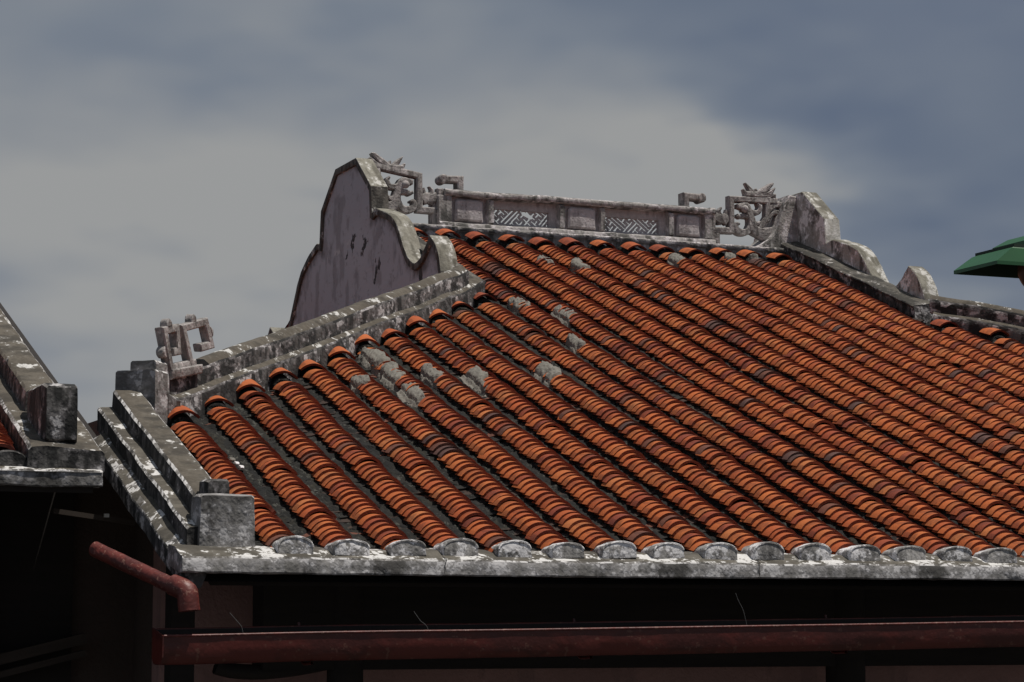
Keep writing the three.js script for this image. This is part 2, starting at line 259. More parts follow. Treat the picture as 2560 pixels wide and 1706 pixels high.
// the upper faces of a plaster part get a child of their own: lichen and worn whitewash instead of running mould
// worn corners: the whitewash shows along the softened edges
const arris = (m) => split(m, 'worn_edge', M.worn, 0, (a, b, c, n) => n > 0.5 && n < 0.8);
function split(m, name, mat, least = 0.62, test = null) {
  const g = m.geometry, p = g.attributes.position, A = new THREE.Vector3(), B = new THREE.Vector3(), C = new THREE.Vector3(), up = [], side = [];
  for (let i = 0; i < p.count; i += 3) {
    A.fromBufferAttribute(p, i); B.fromBufferAttribute(p, i + 1); C.fromBufferAttribute(p, i + 2); B.sub(A); C.sub(A); B.cross(C).normalize();
    let n = B.y; const nn = g.attributes.normal.getY(i) + g.attributes.normal.getY(i + 1) + g.attributes.normal.getY(i + 2); n = Math.abs(n) * Math.sign(nn);
    ((test ? test(p.getX(i), p.getX(i + 1), p.getX(i + 2), n) : n > least) ? up : side).push(i, i + 1, i + 2);
  }
  const pick = (list) => { const o = new THREE.BufferGeometry(); for (const k of Object.keys(g.attributes)) { const a = g.attributes[k], t = new Float32Array(list.length * a.itemSize); list.forEach((v, i) => { for (let c = 0; c < a.itemSize; c++) t[i * a.itemSize + c] = a.array[v * a.itemSize + c]; }); o.setAttribute(k, new THREE.BufferAttribute(t, a.itemSize)); } return o; };
  if (up.length && side.length) { part(name, pick(up), mat, m, name === 'worn_edge' ? { kind: 'stuff' } : undefined); m.geometry = pick(side); }
  return m;
}

// ---------------------------------------------------------------- ground
{
  const g = new THREE.PlaneGeometry(300, 300, 1, 1).rotateX(-Math.PI / 2).translate(0, -3.6, 0);
  part('ground', boxUV(g), M.ground, scene, { kind: 'structure', label: 'dark paved courtyard ground below the roofs' });
}

// ---------------------------------------------------------------- the temple hall
const SL = 0.374, CX = 4.79, PITCHX = 0.2428, X0 = 0.4215;      // roof slope, middle of the hall, row spacing, first row
const hall = thing('temple_hall', 'old temple hall with broad orange barrel-tiled roof and pierced ridge wall', 'building');
const roofY = (z) => -SL * z;
const mirror = (x) => 2 * CX - x;
const hipZ = (x) => -1.33 - 1.05 * x;                            // front face line of the left hip
function rowTop(x) {                                             // z of the upper end of the tile row at x
  const zl = x < 3.15 ? hipZ(x) : -9, zr = x > mirror(3.15) ? hipZ(mirror(x)) : -9;
  return Math.max(zl, zr, -6.46);
}
const cosS = 1 / Math.hypot(1, SL), DN = new THREE.Vector3(0, -SL * cosS, cosS), NN = new THREE.Vector3(0, cosS, SL * cosS);

// cover tile: a short barrel, axis +z (towards its lower edge at z = 0), crown at y = rise
function barrel(hw, rise, t, len, seg = 12, taper = 0.95, rag = null) {
  const pos = [], uv = [], R = (hw * hw + rise * rise) / (2 * rise), half = Math.asin(Math.min(1, hw / R)), big = rise > hw ? Math.PI - half : half;
  const pt = (a, r, z, k) => [Math.sin(a) * r * k, (Math.cos(a) * r - (R - rise)) * (k > 1 ? 1 : 0.5 + 0.5 * k), z];
  const quad = (a, b, c, d, ua, ub, uc, ud) => { pos.push(...a, ...b, ...c, ...a, ...c, ...d); uv.push(...ua, ...ub, ...uc, ...ua, ...uc, ...ud); };
  for (let i = 0; i < seg; i++) {
    const a0 = mix(-big, big, i / seg), a1 = mix(-big, big, (i + 1) / seg), z0 = rag ? rag[i] : 0, z1 = rag ? rag[i + 1] : 0, s0 = a0 * R, s1 = a1 * R;
    quad(pt(a0, R, z0, 1), pt(a1, R, z1, 1), pt(a1, R, -len, taper), pt(a0, R, -len, taper), [s0, 0], [s1, 0], [s1, len], [s0, len]);
    quad(pt(a0, R - t, z0, 1), pt(a1, R - t, z1, 1), pt(a1, R, z1, 1), pt(a0, R, z0, 1), [s0, 0], [s1, 0], [s1, t], [s0, t]);
    quad(pt(a1, R - t, z1, 1), pt(a0, R - t, z0, 1), pt(a0, R - t, -len, taper), pt(a1, R - t, -len, taper), [s1, 0], [s0, 0], [s0, len], [s1, len]);
  }
  for (const s of [-1, 1]) { const a = s * big; quad(pt(a, R, 0, 1), pt(a, R, -len, taper), pt(a, R - t, -len, taper), pt(a, R - t, 0, 1), [0, 0], [0, len], [t, len], [t, 0]); }
  const g = new THREE.BufferGeometry(), col = []; g.setAttribute('position', new THREE.Float32BufferAttribute(pos, 3)); g.setAttribute('uv', new THREE.Float32BufferAttribute(uv, 2)); g.computeVertexNormals();
  for (let i = 0; i < pos.length / 18; i++) { const c = i < seg * 3 && i % 3 === 0 ? [1, 1, 1] : [0.36, 0.24, 0.2]; for (let k = 0; k < 6; k++) col.push(...c); }   // front edges and undersides darkened: their shade is painted into the vertex colour
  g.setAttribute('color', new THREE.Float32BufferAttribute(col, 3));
  return toCreasedNormals(mergeVertices(g), 0.6);
}
const coverVariants = [];
for (let k = 0; k < 8; k++) {
  const rag = []; let a = 0; for (let i = 0; i <= 12; i++) { a = a * 0.5 + rr(-0.0012, 0.0012); rag.push(a + (k === 6 && i > 7 && i < 11 ? -0.014 * Math.sin((i - 7) / 4 * Math.PI) : 0)); }
  const g = barrel(0.074 + rr(-0.003, 0.003), 0.043 + rr(-0.003, 0.003), 0.0138 + rr(-0.0012, 0.0014), 0.105, 12, 0.955, rag), u = g.attributes.uv, ox = rr(0, 3), oy = rr(0, 3);
  for (let i = 0; i < u.count; i++) u.setXY(i, u.getX(i) + ox, u.getY(i) + oy);
  coverVariants.push(g);
}
const topTile = barrel(0.078, 0.036, 0.012, 0.14, 12, 1.0);
function pickTone() { let r = rand(), i = 0; while (i < TILEW.length - 1 && r > TILEW[i]) r -= TILEW[i++]; return i; }
const mtx = new THREE.Matrix4(), vx = new THREE.Vector3(), vy = new THREE.Vector3(), vz = new THREE.Vector3();
// place a tile: foot (x, distance down-slope as z), lift above the plane, tilt, yaw
function tileMatrix(x, z, lift, tilt, yaw, roll, dn, nn, across, base) {
  const m = new THREE.Matrix4();
  vz.copy(dn).multiplyScalar(Math.cos(tilt)).addScaledVector(nn, Math.sin(tilt)).addScaledVector(across, yaw).normalize();
  vx.copy(across).addScaledVector(nn, roll).addScaledVector(vz, -across.dot(vz)).normalize();
  vy.crossVectors(vz, vx).normalize(); vx.crossVectors(vy, vz);
  m.makeBasis(vx, vy, vz);
  const p = base(x, z).addScaledVector(nn, lift); m.setPosition(p); return m;
}
const frontBase = (x, z) => new THREE.Vector3(x, roofY(z), z), EX = new THREE.Vector3(1, 0, 0);
const tiles = [];                                                // { matrix, variant, tone, dist }
const eye = camera.position;
const STEP = 0.0575, TILT = 0.215;
const ROWS = []; for (let i = 0; i < 37; i++) ROWS.push(X0 + PITCHX * i);
const drift = (x, z) => 0.016 * n3(x * 7.3, z * 0.8, 2.2) + 0.004 * n3(x * 9, z * 3.1, 6.2);
function layRow(x, zTop, zEnd, put) {
  const len = (zEnd - zTop - 0.11) / cosS, n = Math.floor(len / STEP), streak = rr(0, 10);
  let jump = 0, until = Math.floor(rr(6, 26));
  for (let k = 0; k < n; k++) {
    const z = zEnd - k * STEP * cosS;
    if (k > until) { jump = rr(0.004, 0.012); until = k + Math.floor(rr(9, 30)); } else jump *= 0.72;
    let tone = pickTone(); if (n3(x * 3 + streak, z * 2.2, 8.8) > 0.62 && rand() < 0.3) tone = [5, 6, 7][Math.floor(rand() * 3)];
    const tight = rr(-0.006, 0.006) + (rand() < 0.06 ? rr(-0.012, 0.014) : 0);
    put({ x: x + drift(x, z) + rr(-0.0025, 0.0025), z: z + tight, lift: 0.056 + jump + 0.008 * n3(x * 1.1, z * 0.7, 12.1) + 0.006 * n3(x * 5, z * 1.3, 4.4) + rr(-0.0012, 0.0012), tilt: TILT + rr(-0.012, 0.012), yaw: rr(-0.045, 0.045), roll: rr(-0.05, 0.05), tone, v: Math.floor(rand() * 7.25) });
  }
}
ROWS.forEach((x, i) => {
  const zt = rowTop(x);
  layRow(x, zt, 0.045, (t) => tiles.push({ m: tileMatrix(t.x, t.z, t.lift, t.tilt, t.yaw, t.roll, DN, NN, EX, frontBase), v: t.v, tone: t.tone, p: frontBase(t.x, t.z) }));
  // the starter tile, bedded high in the mortar
  const odd = rand();
  tiles.push({ m: tileMatrix(x + rr(-0.006, 0.006), zt + rr(0.05, 0.09), 0.078 + rr(-0.008, 0.008), rr(0, 0.14), rr(-0.05, 0.05), rr(-0.06, 0.06), DN, NN, EX, frontBase), top: true, tone: odd < 0.2 ? 3 : odd < 0.6 ? 2 : 0, p: frontBase(x, zt) });
});
{
  const fw = new THREE.Vector3(Math.sin(YAW), 0, -Math.cos(YAW)), rt = new THREE.Vector3(Math.cos(YAW), 0, Math.sin(YAW)), d = new THREE.Vector3();
  for (const t of tiles) { d.copy(t.p).sub(eye); const z = d.dot(fw), s = d.dot(rt) / z; t.d = z + (Math.abs(s) > 0.206 ? 100 : 0) + (t.top ? -0.35 : 0); if (t.p.x < 0.5 && t.p.z > -0.55) t.d += 50; }
  const order = [...tiles].sort((a, b) => a.d - b.d), singles = new Set(order.slice(0, 299));
  const rest = [];
  for (const t of tiles) {
    const geo = t.top ? topTile : coverVariants[t.v];
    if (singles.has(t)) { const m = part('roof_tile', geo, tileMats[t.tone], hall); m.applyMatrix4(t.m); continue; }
    const g = geo.clone().applyMatrix4(t.m), c = TILE[t.tone], k = rr(0.9, 1.1), n = g.attributes.position.count, col = new Float32Array(n * 3);
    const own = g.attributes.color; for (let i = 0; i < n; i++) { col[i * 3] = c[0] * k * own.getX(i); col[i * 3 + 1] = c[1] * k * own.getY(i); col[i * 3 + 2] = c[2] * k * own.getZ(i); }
    g.setAttribute('color', new THREE.BufferAttribute(col, 3)); rest.push(g);
  }
  part('roof_tiles', merged(rest), tileMix, hall, { kind: 'stuff' });
}
// pan tiles in the channels between the rows, with black moss over them
{
  const pans = [], moss = [];
  const pan = (() => { const pos = [], n = 6, w = 0.092; for (let i = 0; i < n; i++) { const a = mix(-1, 1, i / n), b = mix(-1, 1, (i + 1) / n), y = (t) => 0.02 * t * t, q = (p) => pos.push(...p); const A = [a * w, y(a), 0], B = [b * w, y(b), 0], C = [b * w, y(b), -0.13], D = [a * w, y(a), -0.13], A2 = [a * w, y(a) - 0.008, 0], B2 = [b * w, y(b) - 0.008, 0]; q(A); q(B); q(C); q(A); q(C); q(D); q(A2); q(B2); q(B); q(A2); q(B); q(A); } const g = new THREE.BufferGeometry(); g.setAttribute('position', new THREE.Float32BufferAttribute(pos, 3)); g.computeVertexNormals(); return boxUV(g); })();
  for (let i = -1; i < ROWS.length; i++) {
    const x = i < 0 ? ROWS[0] - PITCHX : ROWS[i], cx = x + PITCHX / 2, zt = Math.max(Math.min(rowTop(x), rowTop(x + PITCHX)), -6.46) - 0.05;
    for (let z = 0.085; z > zt; z -= 0.07) {
      const g = pan.clone().applyMatrix4(tileMatrix(cx + rr(-0.008, 0.008), z + rr(-0.012, 0.012), 0.018 + rr(-0.003, 0.004), 0.13, rr(-0.06, 0.06), rr(-0.08, 0.08), DN, NN, EX, frontBase)), n = g.attributes.position.count, col = new Float32Array(n * 3);
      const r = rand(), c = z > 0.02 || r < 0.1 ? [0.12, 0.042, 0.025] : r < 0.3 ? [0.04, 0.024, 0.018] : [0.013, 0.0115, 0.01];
      for (let k = 0; k < n; k++) { col[k * 3] = c[0]; col[k * 3 + 1] = c[1]; col[k * 3 + 2] = c[2]; }
      g.setAttribute('color', new THREE.BufferAttribute(col, 3)); pans.push(g);
    }
    const nz = Math.round((0.03 - zt) / (x < 4.5 ? 0.015 : 0.024)), nx = x < 4.5 ? 9 : 6, pos = [], idx = [];
    for (let k = 0; k <= nz; k++) for (let j = 0; j <= nx; j++) {
      const s = mix(-1, 1, j / nx), z = mix(0.0, zt, k / nz) , xx = cx + s * 0.066, r1 = n3(xx * 31, z * 31, 1.1 + i), r2 = n3(xx * 80, z * 80, 5.5);
      const hgt = 0.024 - 0.004 * s * s + 0.013 * r1 + 0.012 * r2 + 0.01 * n3(cx * 3, z * 2.3, 9.1) - (k < 2 ? 0.02 : 0);
      pos.push(xx, roofY(z) + hgt, z + 0.006 * r2);
    }
    for (let k = 0; k < nz; k++) for (let j = 0; j < nx; j++) { const a = k * (nx + 1) + j; idx.push(a, a + 1, a + nx + 1, a + 1, a + nx + 2, a + nx + 1); }
    const g = new THREE.BufferGeometry(); g.setAttribute('position', new THREE.Float32BufferAttribute(pos, 3)); g.setIndex(idx); g.computeVertexNormals(); moss.push(boxUV(g));
  }
  for (const x of ROWS) {
    const z1 = 0.06, z0 = rowTop(x), n = Math.round((z1 - z0) / 0.05), pos = [], idx = [];
    for (let k = 0; k <= n; k++) { const z = mix(z1, z0, k / n), c = x + drift(x, z), j = (q) => 0.006 * n3(z * 23, q, x); [[-0.066, 0.0], [-0.054, 0.058], [0.054, 0.058], [0.066, 0.0]].forEach(([a, u], q) => pos.push(c + a + j(q), roofY(z) + u + (u ? j(q + 5) : 0), z)); }
    for (let k = 0; k < n; k++) for (let q = 0; q < 3; q++) { const a = k * 4 + q; idx.push(a, a + 1, a + 4, a + 1, a + 5, a + 4); }
    const g = new THREE.BufferGeometry(); g.setAttribute('position', new THREE.Float32BufferAttribute(pos, 3)); g.setIndex(idx); g.computeVertexNormals(); moss.push(boxUV(g));
  }
  for (const x of ROWS) {
    const zt = rowTop(x), bed = []; for (let k = 0; k <= 12; k++) { const a = k / 12 * Math.PI; bed.push([0.072 * Math.cos(a), 0.01 + 0.07 * Math.sin(a)]); }
    moss.push(finish(roughen(slab(bed, -0.12, 0.075, 0.008), 0.008, 22).rotateX(Math.atan(SL)).translate(x, roofY(zt), zt)));
  }
  part('pan_tiles', merged(pans), panMat, hall, { kind: 'stuff' });
  part('channel_moss', merged(moss), M.moss, hall, { kind: 'stuff' });
  // the deck that carries the tiles
  const deck = new THREE.BufferGeometry();
  const P = [[0.02, 0.1], [9.56, 0.1], [9.56, -1.75], [6.5, -4.95], [6.5, -6.92], [3.08, -6.92], [3.08, -4.95], [0.02, -1.75]].map(([x, z]) => new THREE.Vector2(x, z));
  const tri = THREE.ShapeUtils.triangulateShape(P, []), pos = [];
  for (const t of tri) for (const k of t) pos.push(P[k].x, roofY(P[k].y) + 0.002, P[k].y);
  for (const t of tri) for (const k of t) pos.push(P[k].x, roofY(P[k].y) - 0.06, P[k].y);
  deck.setAttribute('position', new THREE.Float32BufferAttribute(pos, 3)); deck.computeVertexNormals();
  part('roof_deck', boxUV(deck), M.wood, hall);
}
// eave caps: lime plugs closing each row
{
  ROWS.forEach((x, i) => {
    const hw = 0.079 + rr(-0.004, 0.003), hh = 0.066 + rr(-0.009, 0.006), low = 0.038, pts = [];
    pts.push([-hw, 0], [hw, 0], [hw * 0.97, low]); for (let k = 1; k < 12; k++) { const a = k / 12 * Math.PI; pts.push([hw * 0.96 * Math.cos(a), low + (hh - low + 0.008) * Math.sin(a)]); } pts.push([-hw * 0.97, low]);
    let g = slab(pts, -0.13, 0.0, 0.004, [], 2);
    const rimO = [], rimI = []; for (let k = 0; k <= 14; k++) { const a = k / 14 * Math.PI; rimO.push([hw * 1.0 * Math.cos(a), low + (hh - low + 0.012) * Math.sin(a)]); rimI.push([hw * 0.9 * Math.cos(a), low + (hh - low + 0.002) * Math.sin(a)]); }
    const rim = slab(rimO.concat(rimI.reverse()), -0.06, 0.003, 0.002);
    g = finish(roughen(merged([g, rim]), 0.003, 22), 0.6, i * 0.37, i * 0.61);
    g.rotateX(-0.04);
    const m = part('eave_cap', g, M.cap, hall); m.position.set(x + rr(-0.004, 0.004), 0.012 + rr(-0.002, 0.002), 0.125 + rr(-0.006, 0.004)); m.rotation.y = rr(-0.07, 0.07); m.rotation.z = rr(-0.05, 0.05);
  });
}
// plaster edge along the front eave and up both verges
{
  const prof = dressed([[0.177, -0.07], [0.169, -0.004], [0.06, 0.036], [-0.05, 0.05], [-0.05, -0.03], [0.1, -0.07]], 0.006, 0.03);
  const lip = solid(prof, (t, s, u) => { const x = mix(-0.067, mirror(-0.067), t); return [x, u + 0.006 * n3(x * 1.1, 0, 3) + (u > -0.01 ? 0.004 * n3(x * 5, s * 9, 1) : 0), s]; }, 240, 0.0045, 14);
  const l = part('eave_edge', lip, M.lip, hall); arris(l); split(l, 'weathered_top', M.lipTop);
  for (const x of [1.05, 2.52, 5.4, 7.7]) {     // cracks where the plaster parts
    const g = []; let px = x, k = 0; for (let u = 0; u <= 1; u += 0.125) { g.push([px + rr(-0.004, 0.004), u]); px += rr(0, 0.008); k++; }
    const path = g.map(([a, u]) => u < 0.5 ? new THREE.Vector3(a, mix(-0.07, -0.002, u * 2), 0.1745) : new THREE.Vector3(a, mix(-0.002, 0.037, u * 2 - 1), mix(0.174, 0.06, u * 2 - 1)));
    part('crack', boxUV(new THREE.TubeGeometry(new THREE.CatmullRomCurve3(path), 20, 0.0016, 5)), M.wood, l);
  }
  const vprof = dressed([[-0.062, -0.07], [0.02, -0.07], [0.06, 0.03], [0.0, 0.05], [-0.062, 0.012]], 0.006, 0.03);
  const t1 = dressed([[0.0, 0.0], [0.285, 0.0], [0.285, 0.115], [0.2, 0.128], [0.0, 0.122]], 0.01, 0.03);
  const t2 = dressed([[0.066, 0.1], [0.212, 0.1], [0.205, 0.208], [0.072, 0.204]], 0.01, 0.03);
  for (const side of [0, 1]) {
    const X = (x) => (side ? mirror(x) : x);
    const P = (z0, z1, end, amount) => (t, s, u) => { const z = mix(z0, z1, t), lift = amount * Math.exp(-Math.pow((z - end) / 0.07, 2)); return [X(s + 0.004 * n3(z * 4, s, 1)), u + roofY(z) + lift * clamp(u / 0.1) + 0.004 * n3(z * 3, s * 3, 7), z]; };
    const v = part('verge', merged([solid(vprof, P(0.15, -1.52, 9, 0), 54), solid(t1, P(-0.015, -1.68, 9, 0), 54)]), M.dark, hall); arris(v); split(v, 'weathered_top', M.lipTop);
    part('ledge_cap', solid(t2, P(-0.1, -1.68, 9, 0), 54), M.dark, hall).name = 'verge_crest'; { const q = hall.children[hall.children.length - 1]; arris(q); split(q, 'weathered_top', M.ledge); }
    // upturned ends
    const b1 = block(0.04, 0.295, 0.025, 0.264, -0.16, 0.0, 0.01, 0.005, 0.006), b2 = block(0.085, 0.198, 0.2, 0.328, -0.2, -0.05, 0.01, 0.004, 0.004);
    for (const [nm, b] of [['end_block', b1], ['end_block', b2]]) { if (side) { b.applyMatrix4(new THREE.Matrix4().makeScale(-1, 1, 1)).translate(2 * CX, 0, 0); flip(b); } arris(part(nm, b, b === b1 ? M.lip : M.dark, hall)); }
  }
}
function flip(g) { for (const k of Object.keys(g.attributes)) { const a = g.attributes[k], n = a.itemSize, t = new Float32Array(n); for (let i = 0; i < a.count; i += 3) { for (let c = 0; c < n; c++) { t[c] = a.array[(i + 1) * n + c]; a.array[(i + 1) * n + c] = a.array[(i + 2) * n + c]; a.array[(i + 2) * n + c] = t[c]; } } } return g; }
// hips: two-stage plaster ridges running up at 45 degrees to the gables
{
  const low = dressed([[0.0, -0.12], [0.0, 0.145], [-0.04, 0.17], [-0.17, 0.17], [-0.21, 0.145], [-0.21, -0.12]], 0.008, 0.03);
  const top = dressed([[-0.038, 0.15], [-0.04, 0.248], [-0.085, 0.285], [-0.125, 0.285], [-0.17, 0.248], [-0.172, 0.15]], 0.008, 0.03);
  for (const side of [0, 1]) {
    const X = (x) => (side ? mirror(x) : x);
    const P = (a, b) => (t, s, u) => {
      const x = mix(a, b, t), z = hipZ(x), d = (x - 0.26) * 1.45, bump = (a < 0.3 ? 0.165 : 0.115) * Math.exp(-Math.pow(d / (a < 0.3 ? 0.12 : 0.16), 2)) * clamp(u / 0.12) + (side ? -0.02 : 0.03) * Math.exp(-Math.pow((x - 3.12) / 0.12, 2)) * clamp(u / 0.12), k = Math.SQRT1_2;
      return [X(x + s * k), roofY(z) + u + bump + 0.006 * n3(x * 4, s * 4, 3), z + s * k];
    };
    const h = part('hip_ridge', solid(low, P(0.26, 3.13), 110, 0.005, 10), M.dark, hall); split(h, 'weathered_top', M.ledge);
    for (const [xa, xb, sa, sb, top] of [[0.25, 0.335, -0.216, 0.006, 0.932], [0.3, 0.395, -0.178, -0.034, 0.986]])
      arris(part('end_block', solid(dressed([[sa, 0.5], [sb, 0.5], [sb - 0.003, top], [sa + 0.003, top]], 0.009, 0.03), (t, q, u) => { const x = mix(xa, xb, t), k = Math.SQRT1_2; return [X(x + q * k), u, hipZ(x) + q * k]; }, 5, 0.004, 10), M.lip, hall));
    const cg = solid(top, P(0.33, side ? 3.15 : 3.03), 106, 0.004, 10), c = part('hip_coping', cg, M.dark, hall); split(c, 'weathered_top', M.ledge);
  }
}
// pierced ridge wall
const RZ = -6.8;
{
  const ridge = new THREE.Group(); ridge.name = 'ridge'; hall.add(ridge);
  const XA = 3.711, XB = 5.878;
  const run = (x0, x1, prof, n, mat, nm, amp = 0.004) => part(nm, solid(dressed(prof, 0.006, 0.03), (t, s, u) => { const x = mix(x0, x1, t); return [x, u + 0.004 * n3(x * 2, 0, 5), s]; }, n, amp, 9), mat, ridge);
  // base with two mouldings, top rail
  run(3.08, 6.58, [[-6.72, 2.38], [-6.72, 2.565], [-6.7, 2.572], [-6.7, 2.605], [-6.76, 2.612], [-7.08, 2.612], [-7.12, 2.38]], 90, M.ridge, 'ridge_base', 0.006);
  run(XA - 0.06, XB + 0.02, [[-6.775, 2.606], [-6.775, 2.642], [-6.8, 2.65], [-7.02, 2.65], [-7.04, 2.606]], 60, M.ridge, 'bottom_rail');
  run(XA - 0.012, XB + 0.03, [[-6.8, 2.842], [-6.79, 2.85], [-6.788, 2.882], [-6.805, 2.893], [-7.02, 2.893], [-7.05, 2.842]], 60, M.ridge, 'top_rail');
  // posts
  for (const [a, b] of [[3.646, 3.757], [4.037, 4.09], [4.609, 4.66], [4.944, 4.99], [5.513, 5.562], [5.814, 5.895]]) part('post', block(a, b, 2.64, 2.856, -7.03, -6.8, 0.006, 0.003), M.ridge, ridge);
  // raised panels on recessed backs
  for (const [a, b] of [[3.757, 4.037], [4.66, 4.944], [5.562, 5.814]]) {
    part('panel', plainBox(a, b, 2.642, 2.856, -6.99, -6.85), M.panel, ridge);
    const i = 0.03, pts = [[a + i, 2.668], [b - i, 2.668], [b - i, 2.808], [b - i - 0.02, 2.828], [a + i + 0.02, 2.828], [a + i, 2.808]];
    part('raised_field', finish(roughen(slab(pts, -6.88, -6.812, 0.014), 0.002, 20)), M.panel, ridge);
  }
  // lattices: a key-fret of diagonal slots cut through a thin plate. Cells lie on a grid turned by 45 degrees.
  const SLOTS = [[[0,240,178,30,46], [89,163,173,246,31], [54,316,247,515,29], [193,424,267,338,35], [0,50,59,-5,41], [10,459,74,519,31], [281,12,444,158,31], [336,72,247,160,46], [454,8,612,144,27], [746,8,346,456,33], [341,237,444,333,27], [914,15,469,516,35], [968,115,642,522,39], [899,246,983,339,33], [721,461,795,519,27], [879,417,988,519,35], [988,519,1081,396,37], [1032,15,1126,87,29], [1136,116,1052,228,37], [1136,86,1393,205,112], [1244,27,1531,284,31], [1496,72,1165,519,41], [1146,295,1398,530,33], [1422,363,1620,536,35], [1541,443,1615,347,35], [1590,24,1773,164,35], [1669,72,1575,185,37], [1793,22,1926,121,27], [2000,45,1699,455,35], [1679,251,1788,343,24], [2000,235,1778,533,35], [2000,435,1936,530,37]],
    [[5,198,150,-4,49], [105,111,190,187,29], [10,351,155,485,27], [55,369,115,273,45], [195,355,301,435,29], [381,344,261,524,35], [241,72,667,443,29], [331,189,281,278,41], [541,370,416,525,45], [321,-9,827,413,27], [516,-6,832,260,29], [722,144,787,44,41], [882,135,982,220,29], [1068,133,762,519,35], [962,48,1008,15,41], [1103,9,1559,425,29], [1228,154,922,520,37], [1263,305,1083,525,37], [1193,421,1283,497,31], [1424,326,1363,401,37], [1449,477,1514,539,24], [1273,9,1714,400,27], [1459,13,1704,247,27], [1594,111,1659,31,35], [1940,126,1624,533,37], [1744,123,1845,213,27], [1835,36,1875,13,41], [2000,250,1779,533,35], [2000,443,1935,539,37]]];   // [x, y, x, y, width] of each slot, 2000 to the width
  const lattice = (a, b, y0, y1, slots) => {
    const c = 0.0036, wx = b - a, hy = y1 - y0, cx = (a + b) / 2, cy = (y0 + y1) / 2, N = 90, solidAt = [];
    const on = (i, j) => { const [px, py] = at(i + 0.5, j + 0.5), X = (px - a) / wx * 2000, Y = (y1 - py) / hy * 525; return !slots.some(([ax, ay, bx, by, w]) => { const dx = bx - ax, dy = by - ay, t = clamp(((X - ax) * dx + (Y - ay) * dy) / (dx * dx + dy * dy)); return Math.hypot(X - ax - t * dx, Y - ay - t * dy) < w * 0.66; }); };
    const tri = [];
    const k = c * Math.SQRT1_2, z0 = -6.896, z1 = -6.889;
    const at = (i, j) => [cx + (i - j) * k, cy + (i + j) * k];
    for (let i = -N; i < N; i++) for (let j = -N; j < N; j++) {
      const [px, py] = at(i + 0.5, j + 0.5);
      if (Math.abs(px - cx) > wx / 2 + c || Math.abs(py - cy) > hy / 2 + c || !on(i, j)) continue;
      const q = [at(i, j), at(i + 1, j), at(i + 1, j + 1), at(i, j + 1)], f = (p, z) => tri.push(p[0], p[1], z), quad = (p, r, za, zb) => { f(p, za); f(r, za); f(r, zb); f(p, za); f(r, zb); f(p, zb); };
      for (const z of [z0, z1]) { f(q[0], z); f(q[1], z); f(q[2], z); f(q[0], z); f(q[2], z); f(q[3], z); }
      if (!on(i, j - 1)) quad(q[0], q[1], z0, z1); if (!on(i + 1, j)) quad(q[1], q[2], z0, z1); if (!on(i, j + 1)) quad(q[2], q[3], z0, z1); if (!on(i - 1, j)) quad(q[3], q[0], z0, z1);
    }
    const g = new THREE.BufferGeometry(); g.setAttribute('position', new THREE.Float32BufferAttribute(tri, 3)); g.computeVertexNormals(); return boxUV(g);
  };
  for (const [a, b, la, lb, f] of [[4.09, 4.609, 4.1, 4.552, SLOTS[0]], [4.99, 5.513, 4.998, 5.46, SLOTS[1]]]) {
    const y0 = 2.675, y1 = 2.782; part('lattice', lattice(la, lb, y0, y1, f), M.panel, ridge);
    // its frame
    part('lattice_frame', boxUV(slab([[a, 2.64], [b, 2.64], [b, 2.856], [a, 2.856]], -6.905, -6.87, 0, [[[la, y0], [la, y1], [lb, y1], [lb, y0]]])), M.panel, ridge);
  }
  // hooked scrolls on the top rail
  for (const s of [0, 1]) {
    const X = (x) => (s ? 9.54 - x : x), bend = [[3.712, 2.98], [3.845, 2.985], [3.845, 2.87]].map(([x, y]) => [X(x), y]), ball = []; for (let k = 0; k < 20; k++) ball.push([X(3.712) + 0.036 * Math.cos(k / 10 * Math.PI), 2.978 + 0.036 * Math.sin(k / 10 * Math.PI)]);
    part('scroll', finish(roughen(merged([slab(bar(bend, 0.05), -6.96, -6.86, 0.008), slab(ball, -6.965, -6.855, 0.008)]), 0.003, 25)), M.fret, ridge);
  }
  // sweep of plaster that ties the ridge to the right gable
  const fl = curve([[6.2, 2.6], [6.3, 2.64], [6.394, 2.718], [6.45, 2.84], [6.486, 2.943], [6.53, 3.03]], 20).concat([[6.64, 3.02], [6.64, 2.5], [6.2, 2.5]]);
  part('ridge_sweep', finish(roughen(slab(fl, -7.06, -6.76, 0.01), 0.005, 9)), M.ridge, ridge);
}
